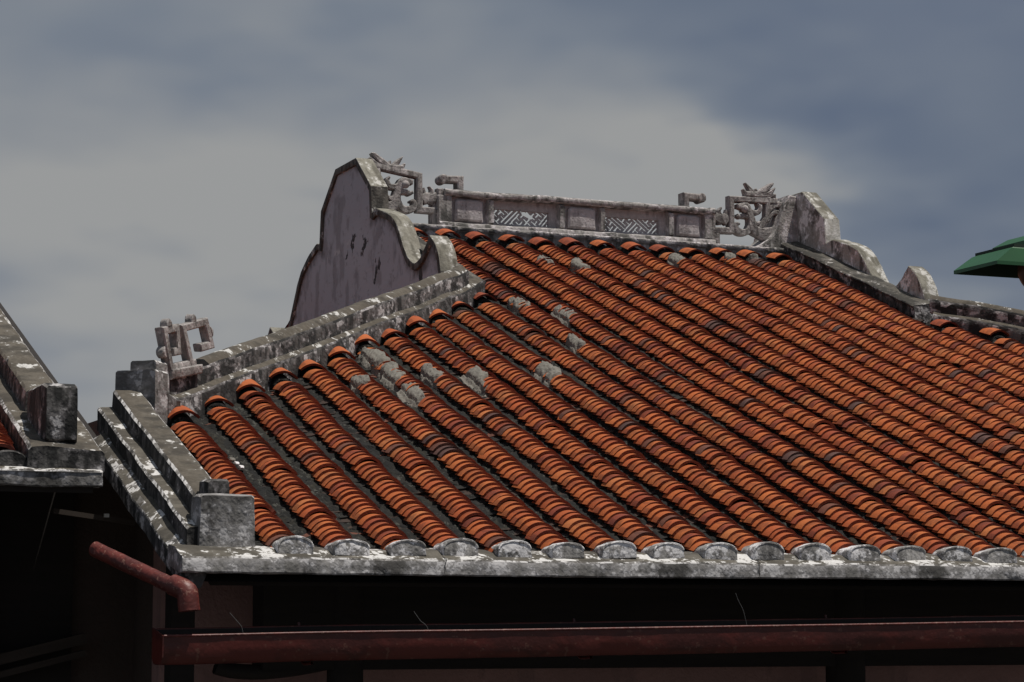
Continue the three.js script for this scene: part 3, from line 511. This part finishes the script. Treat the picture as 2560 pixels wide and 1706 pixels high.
// openwork ridge ornaments: a squared scroll with a curling beast in it
{
  const zb = RZ - 0.06, D = 0.075;
  const build = (mirrorIt) => {
    const o = new THREE.Group(); o.name = 'ridge_ornament'; hall.add(o);
    const X = (x) => (mirrorIt ? 9.575 - x : x), L = (pts) => pts.map(([x, y]) => [X(x), y]);
    const mk = (nm, gs) => part(nm, finish(roughen(merged(gs), 0.003, 24), 0.7, mirrorIt ? 0.3 : 0), M.fret, o);
    const cut = (pts, d = D, b = 0.008) => slab(pts, zb - d / 2, zb + d / 2, b);
    const top = mirrorIt ? 3.005 : 3.035;
    mk('scroll_frame', [cut(bar(L([[3.11, mirrorIt ? 2.99 : 3.045], [3.51, 2.982], [3.511, 2.733], [3.673, 2.73], [3.673, 2.9]]), 0.047)), cut(bar(L([[3.19, 3.02], [3.2, 2.86], [3.27, 2.755]]), 0.04))]);
    mk('foot', [cut(L([[3.612, 2.6], [3.684, 2.6], [3.684, 2.715], [3.612, 2.715]]), 0.07)]);
    mk('beast', [
      cut(limb(L([[3.15, 2.76], [3.2, 2.745], [3.27, 2.735], [3.325, 2.765], [3.337, 2.832], [3.356, 2.879], [3.385, 2.925], [3.42, 2.93], [3.462, 2.928]]), [0.05, 0.06, 0.075, 0.075, 0.06, 0.055, 0.075, 0.055, 0.03], 30), 0.08),
      cut(limb(L([[3.283, 2.962], [3.262, 2.93], [3.286, 2.888], [3.341, 2.893], [3.38, 2.93]]), [0.012, 0.036, 0.04, 0.045, 0.05], 18)),
      cut(limb(L([[3.345, 2.853], [3.416, 2.855], [3.435, 2.846], [3.462, 2.858]]), [0.04, 0.035, 0.03, 0.022], 14)),
      cut(limb(L([[3.345, 2.78], [3.375, 2.735], [3.44, 2.728], [3.475, 2.76], [3.462, 2.79], [3.438, 2.788]]), [0.05, 0.05, 0.055, 0.05, 0.035, 0.012], 24)),
      cut(limb(L([[3.262, 2.82], [3.29, 2.8], [3.335, 2.815]]), [0.014, 0.036, 0.04], 12)),
    ]);
    part('eye', boxUV(new THREE.SphereGeometry(0.03, 16, 12).translate(X(3.4), 2.908, zb + 0.035)), M.fret, o);
    mk('flame', [
      cut(limb(L([[3.535, 2.8], [3.57, 2.825], [3.61, 2.82], [3.655, 2.85]]), [0.07, 0.08, 0.075, 0.05], 14), 0.06),
      cut(limb(L([[3.56, 2.83], [3.552, 2.87], [3.55, 2.898]]), [0.03, 0.026, 0.012], 10), 0.05), cut(limb(L([[3.6, 2.84], [3.612, 2.88], [3.59, 2.912]]), [0.034, 0.03, 0.01], 10), 0.05),
      cut(limb(L([[3.58, 2.8], [3.61, 2.785], [3.63, 2.78]]), [0.03, 0.02, 0.01], 8), 0.05)]);
    mk('crest', [
      cut(limb(L([[3.12, 3.03], [3.28, 3.03], [3.39, 3.03]]), [0.03, 0.045, 0.04], 8), 0.07),
      cut(limb(L([[3.32, 3.04], [3.352, 3.08], [3.385, 3.118]]), [0.05, 0.034, 0.006], 12), 0.05), cut(limb(L([[3.285, 3.04], [3.284, 3.062], [3.292, 3.078]]), [0.03, 0.024, 0.012], 8), 0.05), cut(limb(L([[3.375, 3.03], [3.39, 3.05], [3.402, 3.068]]), [0.04, 0.028, 0.012], 8), 0.05)]);
    mk('beak', [cut(limb(L([[3.285, 3.04], [3.22, 3.07], [3.16, 3.115], [3.142, 3.128]]), [0.022, 0.048, 0.03, 0.006], 16), 0.07), cut(limb(L([[3.24, 3.03], [3.19, 3.036], [3.15, 3.07], [3.128, 3.092]]), [0.04, 0.045, 0.028, 0.008], 16), 0.07)]);
    if (mirrorIt) mk('curl', [cut(limb(L([[3.2, 2.86], [3.17, 2.93], [3.1, 2.965], [3.03, 2.94]]), [0.02, 0.045, 0.05, 0.02], 16), 0.07), cut(limb(L([[3.2, 2.82], [3.16, 2.88], [3.11, 2.9], [3.06, 2.87]]), [0.02, 0.035, 0.04, 0.02], 16), 0.07), cut(limb(L([[3.3, 2.74], [3.2, 2.705], [3.13, 2.76], [3.1, 2.85], [3.06, 2.9]]), [0.06, 0.07, 0.07, 0.06, 0.05], 20), 0.08)]);
  };
  build(false); build(true);
}
// gables: wavy plaster walls with a raised coping
const GZ = -6.92;
{
  const half = [[0.236, 3.05], [0.57, 2.79], [0.595, 2.6]];                       // from the crown down, as distance from the middle
  const wave = curve([[0.6, 2.598], [0.68, 2.614], [0.77, 2.588], [0.97, 2.525], [1.1, 2.443], [1.185, 2.345], [1.26, 2.25], [1.345, 2.172], [1.46, 2.123], [1.56, 2.14], [1.65, 2.19], [1.74, 2.262]], 44);
  const foot = curve([[1.748, 2.268], [1.85, 2.2], [1.915, 2.118], [1.96, 2.005]], 8).concat([[1.97, 1.85]]);
  const prof = half.concat(wave, foot), back = [[0.236, 3.05], [0.57, 2.79], [0.6, 2.56]].concat(curve([[0.605, 2.545], [0.66, 2.556], [0.756, 2.53], [0.935, 2.46], [1.101, 2.351], [1.19, 2.239], [1.372, 2.0], [1.48, 1.93], [1.58, 1.93], [1.7, 1.98], [1.84, 2.06]], 44), curve([[1.848, 2.062], [1.92, 1.98], [1.97, 1.85]], 6), [[1.97, 1.75]]);
  const outline = prof.map(([d, y]) => [-GZ - d, y]).concat(back.reverse().map(([d, y]) => [-GZ + d, y]));   // (-z, y)
  // the same outline drawn in by w
  const inset = (pts, w) => pts.map((b, i) => { const n = pts.length, a = pts[(i + n - 1) % n], c = pts[(i + 1) % n]; const l0 = Math.hypot(b[0] - a[0], b[1] - a[1]) || 1, l1 = Math.hypot(c[0] - b[0], c[1] - b[1]) || 1; const d0 = [(b[0] - a[0]) / l0, (b[1] - a[1]) / l0], d1 = [(c[0] - b[0]) / l1, (c[1] - b[1]) / l1]; let m = [-(d0[1] + d1[1]), d0[0] + d1[0]]; const lm = Math.hypot(...m) || 1; m = [m[0] / lm, m[1] / lm]; const k = w / Math.max(0.45, m[0] * -d0[1] + m[1] * d0[0]); return [b[0] + m[0] * k, b[1] + m[1] * k]; });
  const area = THREE.ShapeUtils.area(outline.map((p) => new THREE.Vector2(...p)));
  const inner = inset(outline, area > 0 ? 0.05 : -0.05);
  const wash = tex(1024, 512, (u, v) => {
    const z = mix(-8.9, -4.9, u), y = mix(1.8, 3.1, v), a = fbm(u, v, 7, 4, 6, 811), b = fbm(u, v, 40, 8, 5, 823), c = fbm(u, v, 60, 24, 4, 829);
    let col = mix3([0.4, 0.395, 0.435], [0.48, 0.475, 0.51], a); col = mix3(col, [0.4, 0.35, 0.37], sstep(0.5, 0.7, fbm(u, v, 5, 3, 5, 841)) * 0.5);
    col = mix3(col, [0.2, 0.185, 0.19], sstep(0.56, 0.72, b) * 0.5);
    const wob = (c - 0.5) * 0.1 + (b - 0.5) * 0.06, drip = fbm(u, v, 76, 17, 4, 853), crumb = fbm(u, v, 170, 70, 3, 859);
    let blot = 0; for (const [bz, by, rz, ry] of [[-6.8, 2.47, 0.09, 0.1], [-6.56, 2.38, 0.12, 0.1], [-6.29, 2.15, 0.05, 0.11], [-6.18, 2.2, 0.1, 0.05], [-6.92, 2.39, 0.06, 0.06], [-5.375, 2.03, 0.06, 0.16]]) blot = Math.max(blot, Math.exp(-Math.pow((z - bz) / rz, 2) - Math.pow((y - by) / ry, 2)));
    col = mix3(col, [0.045, 0.04, 0.042], sstep(0.5, 0.56, blot * 0.62 + (drip - 0.5) * 1.1 + (crumb - 0.5) * 0.35) * (blot > 0.05 ? 1 : 0));
    col = mix3(col, [0.2, 0.19, 0.2], sstep(0.6, 0.7, crumb * 0.5 + drip * 0.5) * 0.45);
    const scar = Math.abs(y - 2.45 - (z + 7.1) * 0.16 + wob * 0.6); col = mix3(col, [0.6, 0.57, 0.57], (z > -7.25 && z < -6.8 ? 1 : 0) * sstep(0.03, 0.006, scar) * sstep(0.45, 0.62, c) * 0.7);
    // grime that has run down below the coping, along the edge
    let dmin = 9; for (let i = 0; i < inner.length; i += 2) { const dd = Math.hypot(-inner[i][0] - z, inner[i][1] - y); if (dd < dmin) dmin = dd; }
    col = mix3(col, [0.075, 0.068, 0.065], (1 - sstep(0.0, 0.085, dmin + wob * 0.9)) * 0.75);
    return col;
  });
  M.wash = std({ map: wash, bumpMap: bumpFine, bumpScale: 0.003 });
  const side = (x0, dir, matFace, copMat) => {
    const wallG = slab(inner.map((p) => [p[0], p[1]]), 0, 0.1, 0).applyMatrix4(toX); const cop = slab(outline, 0, 0.128, 0.006, [inner], 2).applyMatrix4(toX);
    let g = dir > 0 ? wallG.translate(x0 + 0.018, 0, 0) : wallG.translate(x0 + 0.012, 0, 0);
    g = finish(g, 0.5);
    if (matFace === M.wash) { const p = g.attributes.position, uv = g.attributes.uv; for (let i = 0; i < p.count; i++) uv.setXY(i, (p.getZ(i) + 8.9) / 4, (p.getY(i) - 1.8) / 1.3); }
    const w = part('gable_wall', g, matFace, hall);
    const c = part('gable_coping', finish(roughen(cop.translate(x0, 0, 0), 0.003, 12), 0.5), M.rim, hall); split(c, 'weathered_top', copMat, 0.25);
  };
  side(2.97, 1, M.wash, M.coping);
  { const w = part('gable_wall', finish(roughen(slab(outline, 0, 0.132, 0.012, [], 3).applyMatrix4(toX).translate(6.6, 0, 0), 0.007, 9), 0.8), M.oldWhite, hall); split(w, 'weathered_top', M.coping, 0.25); }
  // sloping plinth under each gable, with a ledge
  for (const s of [0, 1]) {
    const X = (x) => (s ? 9.7 - x : x), pr = dressed([[3.08, -0.1], [3.24, -0.1], [3.24, 0.1], [3.25, 0.108], [3.25, 0.122], [3.1, 0.145], [3.08, 0.145]], 0.006, 0.03);
    const w = part('gable_plinth', solid(pr, (t, a, u) => { const z = mix(-4.86, -8.9, t); return [X(a), (z > GZ ? roofY(z) : roofY(2 * GZ - z)) + u + 0.005 * n3(z * 4, a, 3), z]; }, 110, 0.006, 9), M.dark, hall); split(w, 'weathered_top', M.moldy);
  }
}
// the sides and back of the roof
{
  const rows = [];
  for (const s of [0, 1]) {
    const X = (x) => (s ? mirror(x) : x), across = new THREE.Vector3(0, 0, 1), dn = new THREE.Vector3(s ? cosS : -cosS, -SL * cosS, 0), nn = new THREE.Vector3(s ? SL * cosS : -SL * cosS, cosS, 0), yAt = (x) => SL * (1.33 + 1.05 * x);
    const base = (z, x) => new THREE.Vector3(X(x), yAt(x), z);
    for (let z = -2.12; z > -11.9; z -= 0.2428) {
      const zz = z > GZ ? z : 2 * GZ - z, lim = Math.min(2.9, (-zz - 1.33) / 1.05 - 0.26);
      for (let x = -0.06; x < lim; x += STEP * 1.35) {
        const g = coverVariants[Math.floor(rand() * 7)].clone().applyMatrix4(tileMatrix(z, x, 0.03, TILT, rr(-0.03, 0.03), 0, dn, nn, across, base)), c = TILE[pickTone()], n = g.attributes.position.count, col = new Float32Array(n * 3);
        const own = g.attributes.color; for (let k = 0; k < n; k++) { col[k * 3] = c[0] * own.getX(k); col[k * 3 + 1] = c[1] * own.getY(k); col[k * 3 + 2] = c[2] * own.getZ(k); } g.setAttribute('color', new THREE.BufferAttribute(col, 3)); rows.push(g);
      }
    }
    const q = [[-0.08, -1.3], [0.0, -1.3], [0.3, -1.75], [3.0, -4.7], [3.0, -9.14], [-0.08, -12.1]].map(([x, z]) => new THREE.Vector2(x, z)), pos = [];
    for (const t of THREE.ShapeUtils.triangulateShape(q, [])) for (const k of t) pos.push(X(q[k].x), yAt(q[k].x) + 0.02, q[k].y);
    const g = new THREE.BufferGeometry(); g.setAttribute('position', new THREE.Float32BufferAttribute(pos, 3)); g.computeVertexNormals(); part('side_deck', boxUV(g), M.moss, hall);
  }
  part('side_roof_tiles', merged(rows), tileMix, hall, { kind: 'stuff' });
  const pos = [], q = [[3.0, -6.92, 2.58], [6.6, -6.92, 2.58], [6.6, -9.1, 1.77], [9.6, -12.0, 0.7], [9.6, -13.8, 0], [0, -13.8, 0], [0, -12.0, 0.7], [3.0, -9.1, 1.77]];
  for (const t of THREE.ShapeUtils.triangulateShape(q.map((p) => new THREE.Vector2(p[0], p[1])), [])) for (const k of t) pos.push(q[k][0], q[k][2], q[k][1]);
  const g = new THREE.BufferGeometry(); g.setAttribute('position', new THREE.Float32BufferAttribute(pos, 3)); g.computeVertexNormals();
  part('back_roof', boxUV(g), M.backTile, hall);
}
// squared scroll on the foot of the left hip (and its twin on the right)
{
  for (const s of [0, 1]) {
    const D = 0.047, b = 0.006, cut = (p, d = D) => slab(p, -d / 2, d / 2, b), knob = (x, y, r, h) => { const p = []; for (let k = 0; k <= 10; k++) { const a = k / 10 * Math.PI; p.push([x + r * Math.cos(a), y + h * Math.sin(a)]); } return p; };
    const rotK = (x, y, r, h, ang) => knob(0, 0, r, h).map(([a, c]) => [x + a * Math.cos(ang) - c * Math.sin(ang), y + a * Math.sin(ang) + c * Math.cos(ang)]);
    const g = merged([
      cut(bar([[0.2, 0.045], [-0.035, -0.005], [-0.105, 0.172], [0.012, 0.2], [0.034, 0.088], [-0.022, 0.078]], 0.04)),
      cut(bar([[0.16, 0.03], [0.075, 0.205], [0.293, 0.262], [0.35, 0.152], [0.238, 0.126]], 0.04)),
      cut(rotK(-0.06, 0.195, 0.026, 0.04, 0.25)), cut(rotK(0.175, 0.245, 0.024, 0.042, 0.25)), cut(rotK(0.34, 0.215, 0.03, 0.022, -1.1)), cut(rotK(-0.09, 0.07, 0.03, 0.03, 1.9)),
      cut([[-0.05, -0.06], [0.24, 0.0], [0.24, 0.045], [-0.05, -0.01]], 0.07),
    ]);
    const ang = s ? -Math.PI * 3 / 4 : Math.PI / 4;
    const m = part('hip_scroll', finish(roughen(g, 0.004, 22)), M.fret, hall);
    m.position.set(s ? mirror(0.39) : 0.39, 0.962, -1.81); m.rotation.y = ang; if (s) m.rotation.y = Math.PI - Math.PI / 4;
  }
}
// mortar slapped over broken tiles
{
  const spots = [[1.58, -2.47, 0.06, 0.12], [1.84, -2.98, 0.1, 0.2], [1.82, -2.66, 0.1, 0.2], [1.8, -2.33, 0.09, 0.17], [2.06, -2.69, 0.075, 0.15], [2.31, -2.66, 0.1, 0.21], [2.81, -2.86, 0.1, 0.16], [3.31, -4.44, 0.075, 0.14], [3.52, -4.25, 0.085, 0.17], [3.29, -3.56, 0.07, 0.14],
    [4.06, -5.76, 0.06, 0.13], [4.28, -5.7, 0.06, 0.14], [5.24, -6.12, 0.07, 0.1], [5.75, -6.26, 0.055, 0.08], [6.02, -6.38, 0.07, 0.06]];
  spots.forEach(([x, z, rx, rz], s) => {
    const n = 56, pos = [], idx = [], own = X0 + PITCHX * Math.round((x - X0) / PITCHX);
    for (let j = 0; j <= n; j++) for (let i = 0; i <= n; i++) {
      const u = mix(-1.3, 1.3, i / n), v = mix(-1.3, 1.3, j / n), px = x + u * rx * 0.8, pz = z + v * rz * 0.86, side = Math.abs(px - own - drift(own, pz)), r = Math.hypot(u, v) + 0.42 * n3(px * 15, pz * 15, s) + 0.16 * n3(px * 40, pz * 40, s) + 0.6 * sstep(0.1, 0.135, side) + 0.75 * sstep(0.0, 0.06, px - own - drift(own, pz));
      const under = side < 0.076 ? 0.058 + 0.048 * Math.sqrt(1 - (side / 0.077) ** 2) : 0.05 - 0.018 * sstep(0.08, 0.1, side);
      const q = n3(px * 13 + 7, pz * 13, 3 + s) * 2.5, flake = (Math.floor(q) + sstep(0.0, 0.16, q - Math.floor(q))) / 2.5;   // trowelled on in flakes
      const hgt = under - 0.003 + 0.009 * flake + 0.005 * n3(px * 75, pz * 75, 5) - 0.06 * sstep(0.72, 1.08, r);
      pos.push(px, roofY(pz) + hgt * 1.04, pz + 0.004 * n3(px * 60, pz * 60, 9));
    }
    for (let j = 0; j < n; j++) for (let i = 0; i < n; i++) { const a = j * (n + 1) + i; idx.push(a, a + n + 1, a + 1, a + 1, a + n + 1, a + n + 2); }
    const g = new THREE.BufferGeometry(); g.setAttribute('position', new THREE.Float32BufferAttribute(pos, 3)); g.setIndex(idx); g.computeVertexNormals();
    part('mortar_patch', boxUV(g), M.mortar, hall);
  });
  // hole in the second channel with broken whitewashed bits
  for (let k = 0; k < 3; k++) { const g = new THREE.IcosahedronGeometry(0.011 + rr(0, 0.01), 1); roughen(g, 0.01, 40); const m = part('plaster_crumb', finish(g), k ? M.cap : M.mortar, hall); m.position.set(0.5 + k * 0.012, roofY(-1.1 + k * 0.035) + 0.07 - k * 0.006, -1.12 + k * 0.035); m.scale.set(1.2, 0.5, 1.4); }
}
// under the eave: soffit, beams, walls, columns
{
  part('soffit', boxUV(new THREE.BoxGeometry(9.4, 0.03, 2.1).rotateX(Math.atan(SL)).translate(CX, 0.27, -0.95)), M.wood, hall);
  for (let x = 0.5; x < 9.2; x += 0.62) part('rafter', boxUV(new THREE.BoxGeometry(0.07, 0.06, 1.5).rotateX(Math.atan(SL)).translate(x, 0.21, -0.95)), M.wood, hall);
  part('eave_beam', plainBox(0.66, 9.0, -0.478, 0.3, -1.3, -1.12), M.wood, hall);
  part('front_wall', plainBox(0.3, 9.3, -3.6, 0.6, -1.75, -1.6), M.wall, hall);
  for (const [a, b] of [[0.985, 1.155], [3.63, 3.83], [6.3, 6.5], [8.8, 8.97]]) part('column', boxUV(new THREE.CylinderGeometry((b - a) / 2, (b - a) / 2, 3.9, 24).translate((a + b) / 2, -1.65, -1.17)), M.wood, hall);
  part('side_wall', plainBox(0.3, 0.42, -3.6, 0.8, -13, -1.75), M.wallBrown, hall);
  part('gutter_post', plainBox(0.235, 0.345, -3.6, 0.2, -1.26, -1.15), M.wood, hall);
  part('brace', boxUV(new THREE.TubeGeometry(new THREE.QuadraticBezierCurve3(new THREE.Vector3(0.45, -0.46, -1.17), new THREE.Vector3(0.62, -0.52, -1.17), new THREE.Vector3(1.0, -0.44, -1.17)), 16, 0.035, 8)), M.wood, hall);
}

// ---------------------------------------------------------------- the hall next door, at the left edge
{
  const t = thing('neighbouring_hall', 'dark stained cement corner of a second tiled roof at the left edge', 'building');
  const zf = -0.6, yb = (z) => 0.36 + SL * (zf - z);
  const lip = dressed([[0, -0.05], [0, 0.02], [-0.09, 0.045], [-0.2, 0.06], [-0.2, -0.02], [-0.08, -0.05]], 0.006, 0.03);
  part('eave_edge', solid(lip, (k, s, u) => [mix(-3.4, -0.217, k), 0.362 + u, zf + s], 90, 0.005, 12), M.lip, t).name = 'eave_edge'; { const q = t.children[t.children.length - 1]; arris(q); split(q, 'weathered_top', M.lipTop); }
  part('valley_sun_screen', boxUV(new THREE.BoxGeometry(0.25, 0.03, 3.2).rotateX(Math.atan(SL)).translate(-0.15, 0.15 + SL * 2.45, -2.85)), M.wood, t);  // added plate closing the gap between the roofs, keeps sun off the wall
  const P = (z0, z1) => (k, s, u) => { const z = mix(z0, z1, k); return [s + 0.004 * n3(z * 4, s, 1), yb(z) + u + 0.004 * n3(z * 3, s * 3, 7), z]; };
  const v = part('verge', solid(dressed([[-0.535, 0.0], [-0.205, 0.0], [-0.208, 0.1], [-0.44, 0.115], [-0.53, 0.11]], 0.012, 0.03), P(zf - 0.03, -3.4), 70, 0.005, 10), M.dark, t); arris(v); split(v, 'weathered_top', M.ledge);
  const vc = part('verge_crest', solid(dressed([[-0.455, 0.09], [-0.305, 0.09], [-0.31, 0.222], [-0.45, 0.214]], 0.01, 0.03), P(zf - 0.52, -3.4), 66, 0.005, 10), M.dark, t); split(vc, 'weathered_top', M.ledge);
  arris(part('end_block', block(-0.46, -0.303, 0.5, 0.763, zf - 0.5, zf - 0.08, 0.01, 0.004, 0.003), M.dark, t));
  part('verge_edge', solid(dressed([[-0.3, -0.06], [-0.205, -0.06], [-0.205, 0.02], [-0.3, 0.04]], 0.006, 0.03), P(zf - 0.1, -3.4), 60), M.lip, v);
  const rows = [];
  const base = (x, z) => new THREE.Vector3(x, yb(z), z);
  let count = 0;
  for (let i = 0; i < 11; i++) {
    const x = -0.64 - i * PITCHX;
    layRow(x, -3.4, zf - 0.09, (q) => {
      const m = tileMatrix(q.x, q.z, q.lift, q.tilt, q.yaw, q.roll, DN, NN, EX, base);
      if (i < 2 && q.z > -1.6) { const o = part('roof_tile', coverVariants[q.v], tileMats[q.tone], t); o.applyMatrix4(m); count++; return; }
      const g = coverVariants[q.v].clone().applyMatrix4(m), c = TILE[q.tone], n = g.attributes.position.count, col = new Float32Array(n * 3);
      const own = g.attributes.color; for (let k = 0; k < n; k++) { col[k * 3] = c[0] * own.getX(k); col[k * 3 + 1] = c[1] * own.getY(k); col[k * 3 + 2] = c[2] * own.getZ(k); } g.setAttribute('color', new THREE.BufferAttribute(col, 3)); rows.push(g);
    });
    const hw = 0.082, pts = [[-hw, 0], [hw, 0]]; for (let k = 0; k <= 12; k++) { const a = k / 12 * Math.PI; pts.push([hw * Math.cos(a), 0.03 + 0.045 * Math.sin(a)]); }
    const c = part('eave_cap', finish(roughen(slab(pts, -0.13, 0, 0.007), 0.004, 22), 0.6, i, i), M.dark, t); c.position.set(x + 0.03, 0.392, zf - 0.05);
  }
  part('roof_tiles', merged(rows), tileMix, t, { kind: 'stuff' });
  const deck = new THREE.PlaneGeometry(3.2, 3.0).rotateX(-Math.PI / 2 + Math.atan(SL)).translate(-1.82, yb(zf - 1.4) + 0.015, zf - 1.4);
  part('roof_deck', boxUV(deck), M.moss, t);
  part('soffit', boxUV(new THREE.BoxGeometry(3.1, 0.03, 2.6).rotateX(Math.atan(SL)).translate(-1.8, yb(zf - 1.25) - 0.07, zf - 1.25)), M.wood, t);
  part('front_wall', plainBox(-3.4, -0.02, -3.6, 0.7, -2.2, -2.05), M.wood, t);
  part('corner_wall', plainBox(-0.02, 0.3, -3.6, 0.5, -2.3, -2.12), M.wallBrown, t);
  part('post', plainBox(-0.52, -0.44, -3.6, 0.6, -1.95, -1.87), M.wood, t);
  const beam = (nm, a, b, w, h, mat) => { const A = new THREE.Vector3(...a), B = new THREE.Vector3(...b), d = B.clone().sub(A), g = new THREE.BoxGeometry(d.length(), h, w); const m = part(nm, boxUV(g), mat, t); m.position.copy(A).add(B).multiplyScalar(0.5); m.rotation.z = Math.atan2(d.y, Math.hypot(d.x, d.z)); m.rotation.y = -Math.atan2(d.z, d.x); return m; };
  beam('rail', [-0.75, -0.52, -1.95], [0.02, -0.335, -1.95], 0.07, 0.05, M.woodPale);
  beam('rail', [-0.75, -0.595, -1.95], [0.02, -0.405, -1.95], 0.05, 0.03, M.woodPale);
  beam('batten', [-0.3, 0.236, -1.2], [0.07, 0.188, -1.2], 0.03, 0.022, M.woodPale);
  part('clip', plainBox(-0.075, -0.053, 0.21, 0.226, -1.183, -1.17), M.white, t);  // fleck of sunlight on the batten, painted as a small white piece
}

// ---------------------------------------------------------------- rain gutter below the eave
{
  const t = thing('rain_gutter', 'long dark red metal rain gutter running level below the tiled eave', 'gutter', [-0.143, -0.37, 0.115]);
  const L = 10, sl = 0.0138;
  const sect = [[-0.085, 0.088], [-0.085, -0.03], [-0.06, -0.056], [0.06, -0.056], [0.08, -0.03], [0.085, 0.056]];
  const inner = [[0.081, 0.056], [0.076, -0.028], [0.057, -0.052], [-0.057, -0.052], [-0.081, -0.028], [-0.081, 0.088]];
  const prof = dressed(sect.concat(inner), 0.002, 0.05);
  part('trough', solid(prof, (k, s, u) => { const x = k * L; return [x, u + sl * x + 0.004 * n3(x * 1.3, 0, 2), s + 0.006 * n3(x * 0.9, u, 4)]; }, 160, 0.0015, 8), M.metal, t);
  part('shade_liner', solid([[0.078, 0.04], [0.074, -0.027], [0.055, -0.05], [-0.055, -0.05], [-0.079, -0.027], [-0.079, 0.082], [-0.076, 0.082], [-0.075, -0.02], [-0.05, -0.042], [0.05, -0.042], [0.07, -0.02], [0.076, 0.04]], (k, q, u) => { const x = 0.008 + k * (L - 0.01); return [x, u + sl * x + 0.004 * n3(x * 1.3, 0, 2), q + 0.006 * n3(x * 0.9, u, 4)]; }, 160, 0), M.wood, t);  // dark sheet laid inside the trough to paint in its shade
  const endPts = sect.map(([s, u]) => [s, u]);
  part('end_plate', boxUV(slab(endPts, 0, 0.006, 0).applyMatrix4(new THREE.Matrix4().makeBasis(new THREE.Vector3(0, 0, 1), new THREE.Vector3(0, 1, 0), new THREE.Vector3(-1, 0, 0)))), M.metal, t);
  part('rolled_rim', boxUV(new THREE.TubeGeometry(new THREE.CatmullRomCurve3(Array.from({ length: 60 }, (_, i) => { const x = i / 59 * L; return new THREE.Vector3(x, 0.058 + sl * x + 0.004 * n3(x * 1.3, 0, 2), 0.084 + 0.006 * n3(x * 0.9, 0.05, 4)); })), 240, 0.0055, 8)), M.pipe, t);
  for (const x of [0.62, 1.86, 3.1, 4.3]) part('bracket', boxUV(new THREE.TubeGeometry(new THREE.CatmullRomCurve3([[-0.12, 0.1], [-0.092, -0.03], [-0.062, -0.062], [0.06, -0.064]].map(([s, u]) => new THREE.Vector3(x, u + sl * x, s))), 20, 0.007, 6)), M.metal, t);
  for (const pts of [[[0.086, -0.223], [0.113, -0.252], [0.136, -0.28], [0.145, -0.33]], [[0.87, -0.216], [0.9, -0.255], [0.925, -0.275], [0.94, -0.31]], [[2.36, -0.133], [2.375, -0.17], [2.395, -0.205], [2.415, -0.28]]])
    part('hanging_wire', new THREE.TubeGeometry(new THREE.CatmullRomCurve3(pts.map(([x, y]) => new THREE.Vector3(x + 0.182, y + 0.37, 0.08))), 16, 0.0011, 5), M.wire, t);
}
// ---------------------------------------------------------------- drainpipe
{
  const t = thing('drainpipe', 'short red drainpipe with a cut elbow above the left end of the gutter', 'pipe', [-0.3, 0.035, -0.3]);
  const hollow = (pts, r, n, nm) => {
    const c = new THREE.CatmullRomCurve3(pts.map((p) => new THREE.Vector3(p[0] + 0.3, p[1] - 0.035, p[2] + 0.3))), a = new THREE.TubeGeometry(c, n, r, 24), b = new THREE.TubeGeometry(c, n, r - 0.003, 24); b.index.array.reverse();
    const g = roughen(merged([a, b]), 0.0025, 18); g.computeVertexNormals(); return part(nm, boxUV(toCreasedNormals(g, 0.8)), M.pipe, t);
  };
  hollow([[-0.305, 0.04, -0.33], [-0.2, -0.04, -0.09], [-0.07, -0.136, 0.2]], 0.032, 30, 'pipe');
  hollow([[-0.095, -0.112, 0.145], [-0.064, -0.131, 0.193], [-0.054, -0.143, 0.206], [-0.051, -0.16, 0.21], [-0.046, -0.216, 0.216]], 0.043, 24, 'elbow');
}
// ---------------------------------------------------------------- lamp at the right edge
{
  const t = thing('hooded_lamp', 'green metal lamp hood with a brown globe against the sky at the right edge', 'lamp', [1.4, 0.72, 3.96]);
  const frust = (x, z, y0, X, Z, y1) => { const p = [[-x, y0, -z], [x, y0, -z], [x, y0, z], [-x, y0, z], [-X, y1, -Z], [X, y1, -Z], [X, y1, Z], [-X, y1, Z]], q = [[0, 1, 5, 4], [1, 2, 6, 5], [2, 3, 7, 6], [3, 0, 4, 7]], pos = []; for (const [a, b, c, d] of q) pos.push(...p[a], ...p[b], ...p[c], ...p[a], ...p[c], ...p[d]); return pos; };
  const geo = (pos) => { const g = new THREE.BufferGeometry(); g.setAttribute('position', new THREE.Float32BufferAttribute(pos, 3)); g.computeVertexNormals(); return boxUV(g); };
  part('hood', geo([...frust(0.2, 0.11, 0, 0.2, 0.11, 0.01), ...frust(0.2, 0.11, 0.01, 0.145, 0.1, 0.05), ...frust(0.145, 0.1, 0.05, 0.13, 0.095, 0.056)]), M.green, t);
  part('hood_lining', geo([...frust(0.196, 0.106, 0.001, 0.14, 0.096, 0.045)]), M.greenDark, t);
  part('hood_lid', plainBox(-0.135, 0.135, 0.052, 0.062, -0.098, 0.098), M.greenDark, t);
  part('hood_top', geo([...frust(0.085, 0.085, 0.062, 0.085, 0.085, 0.078), ...frust(0.085, 0.085, 0.078, 0.05, 0.06, 0.1), -0.05, 0.1, -0.06, 0.05, 0.1, -0.06, 0.05, 0.1, 0.06, -0.05, 0.1, -0.06, 0.05, 0.1, 0.06, -0.05, 0.1, 0.06]), M.green, t);
  part('globe', boxUV(new THREE.SphereGeometry(0.066, 28, 20).scale(1, 1.1, 1).translate(0.012, 0.012, 0.01)), M.globe, t);
  part('arm', boxUV(new THREE.TubeGeometry(new THREE.CatmullRomCurve3([[0.1, 0.09, 0], [0.3, 0.12, 0], [0.5, 0.08, 0], [0.56, -0.1, 0]].map((p) => new THREE.Vector3(...p))), 24, 0.016, 10)), M.green, t);
  part('pole', boxUV(new THREE.CylinderGeometry(0.03, 0.04, 4.3, 20).translate(0.56, -2.17, 0)), M.green, t);
}

renderer.render(scene, camera);
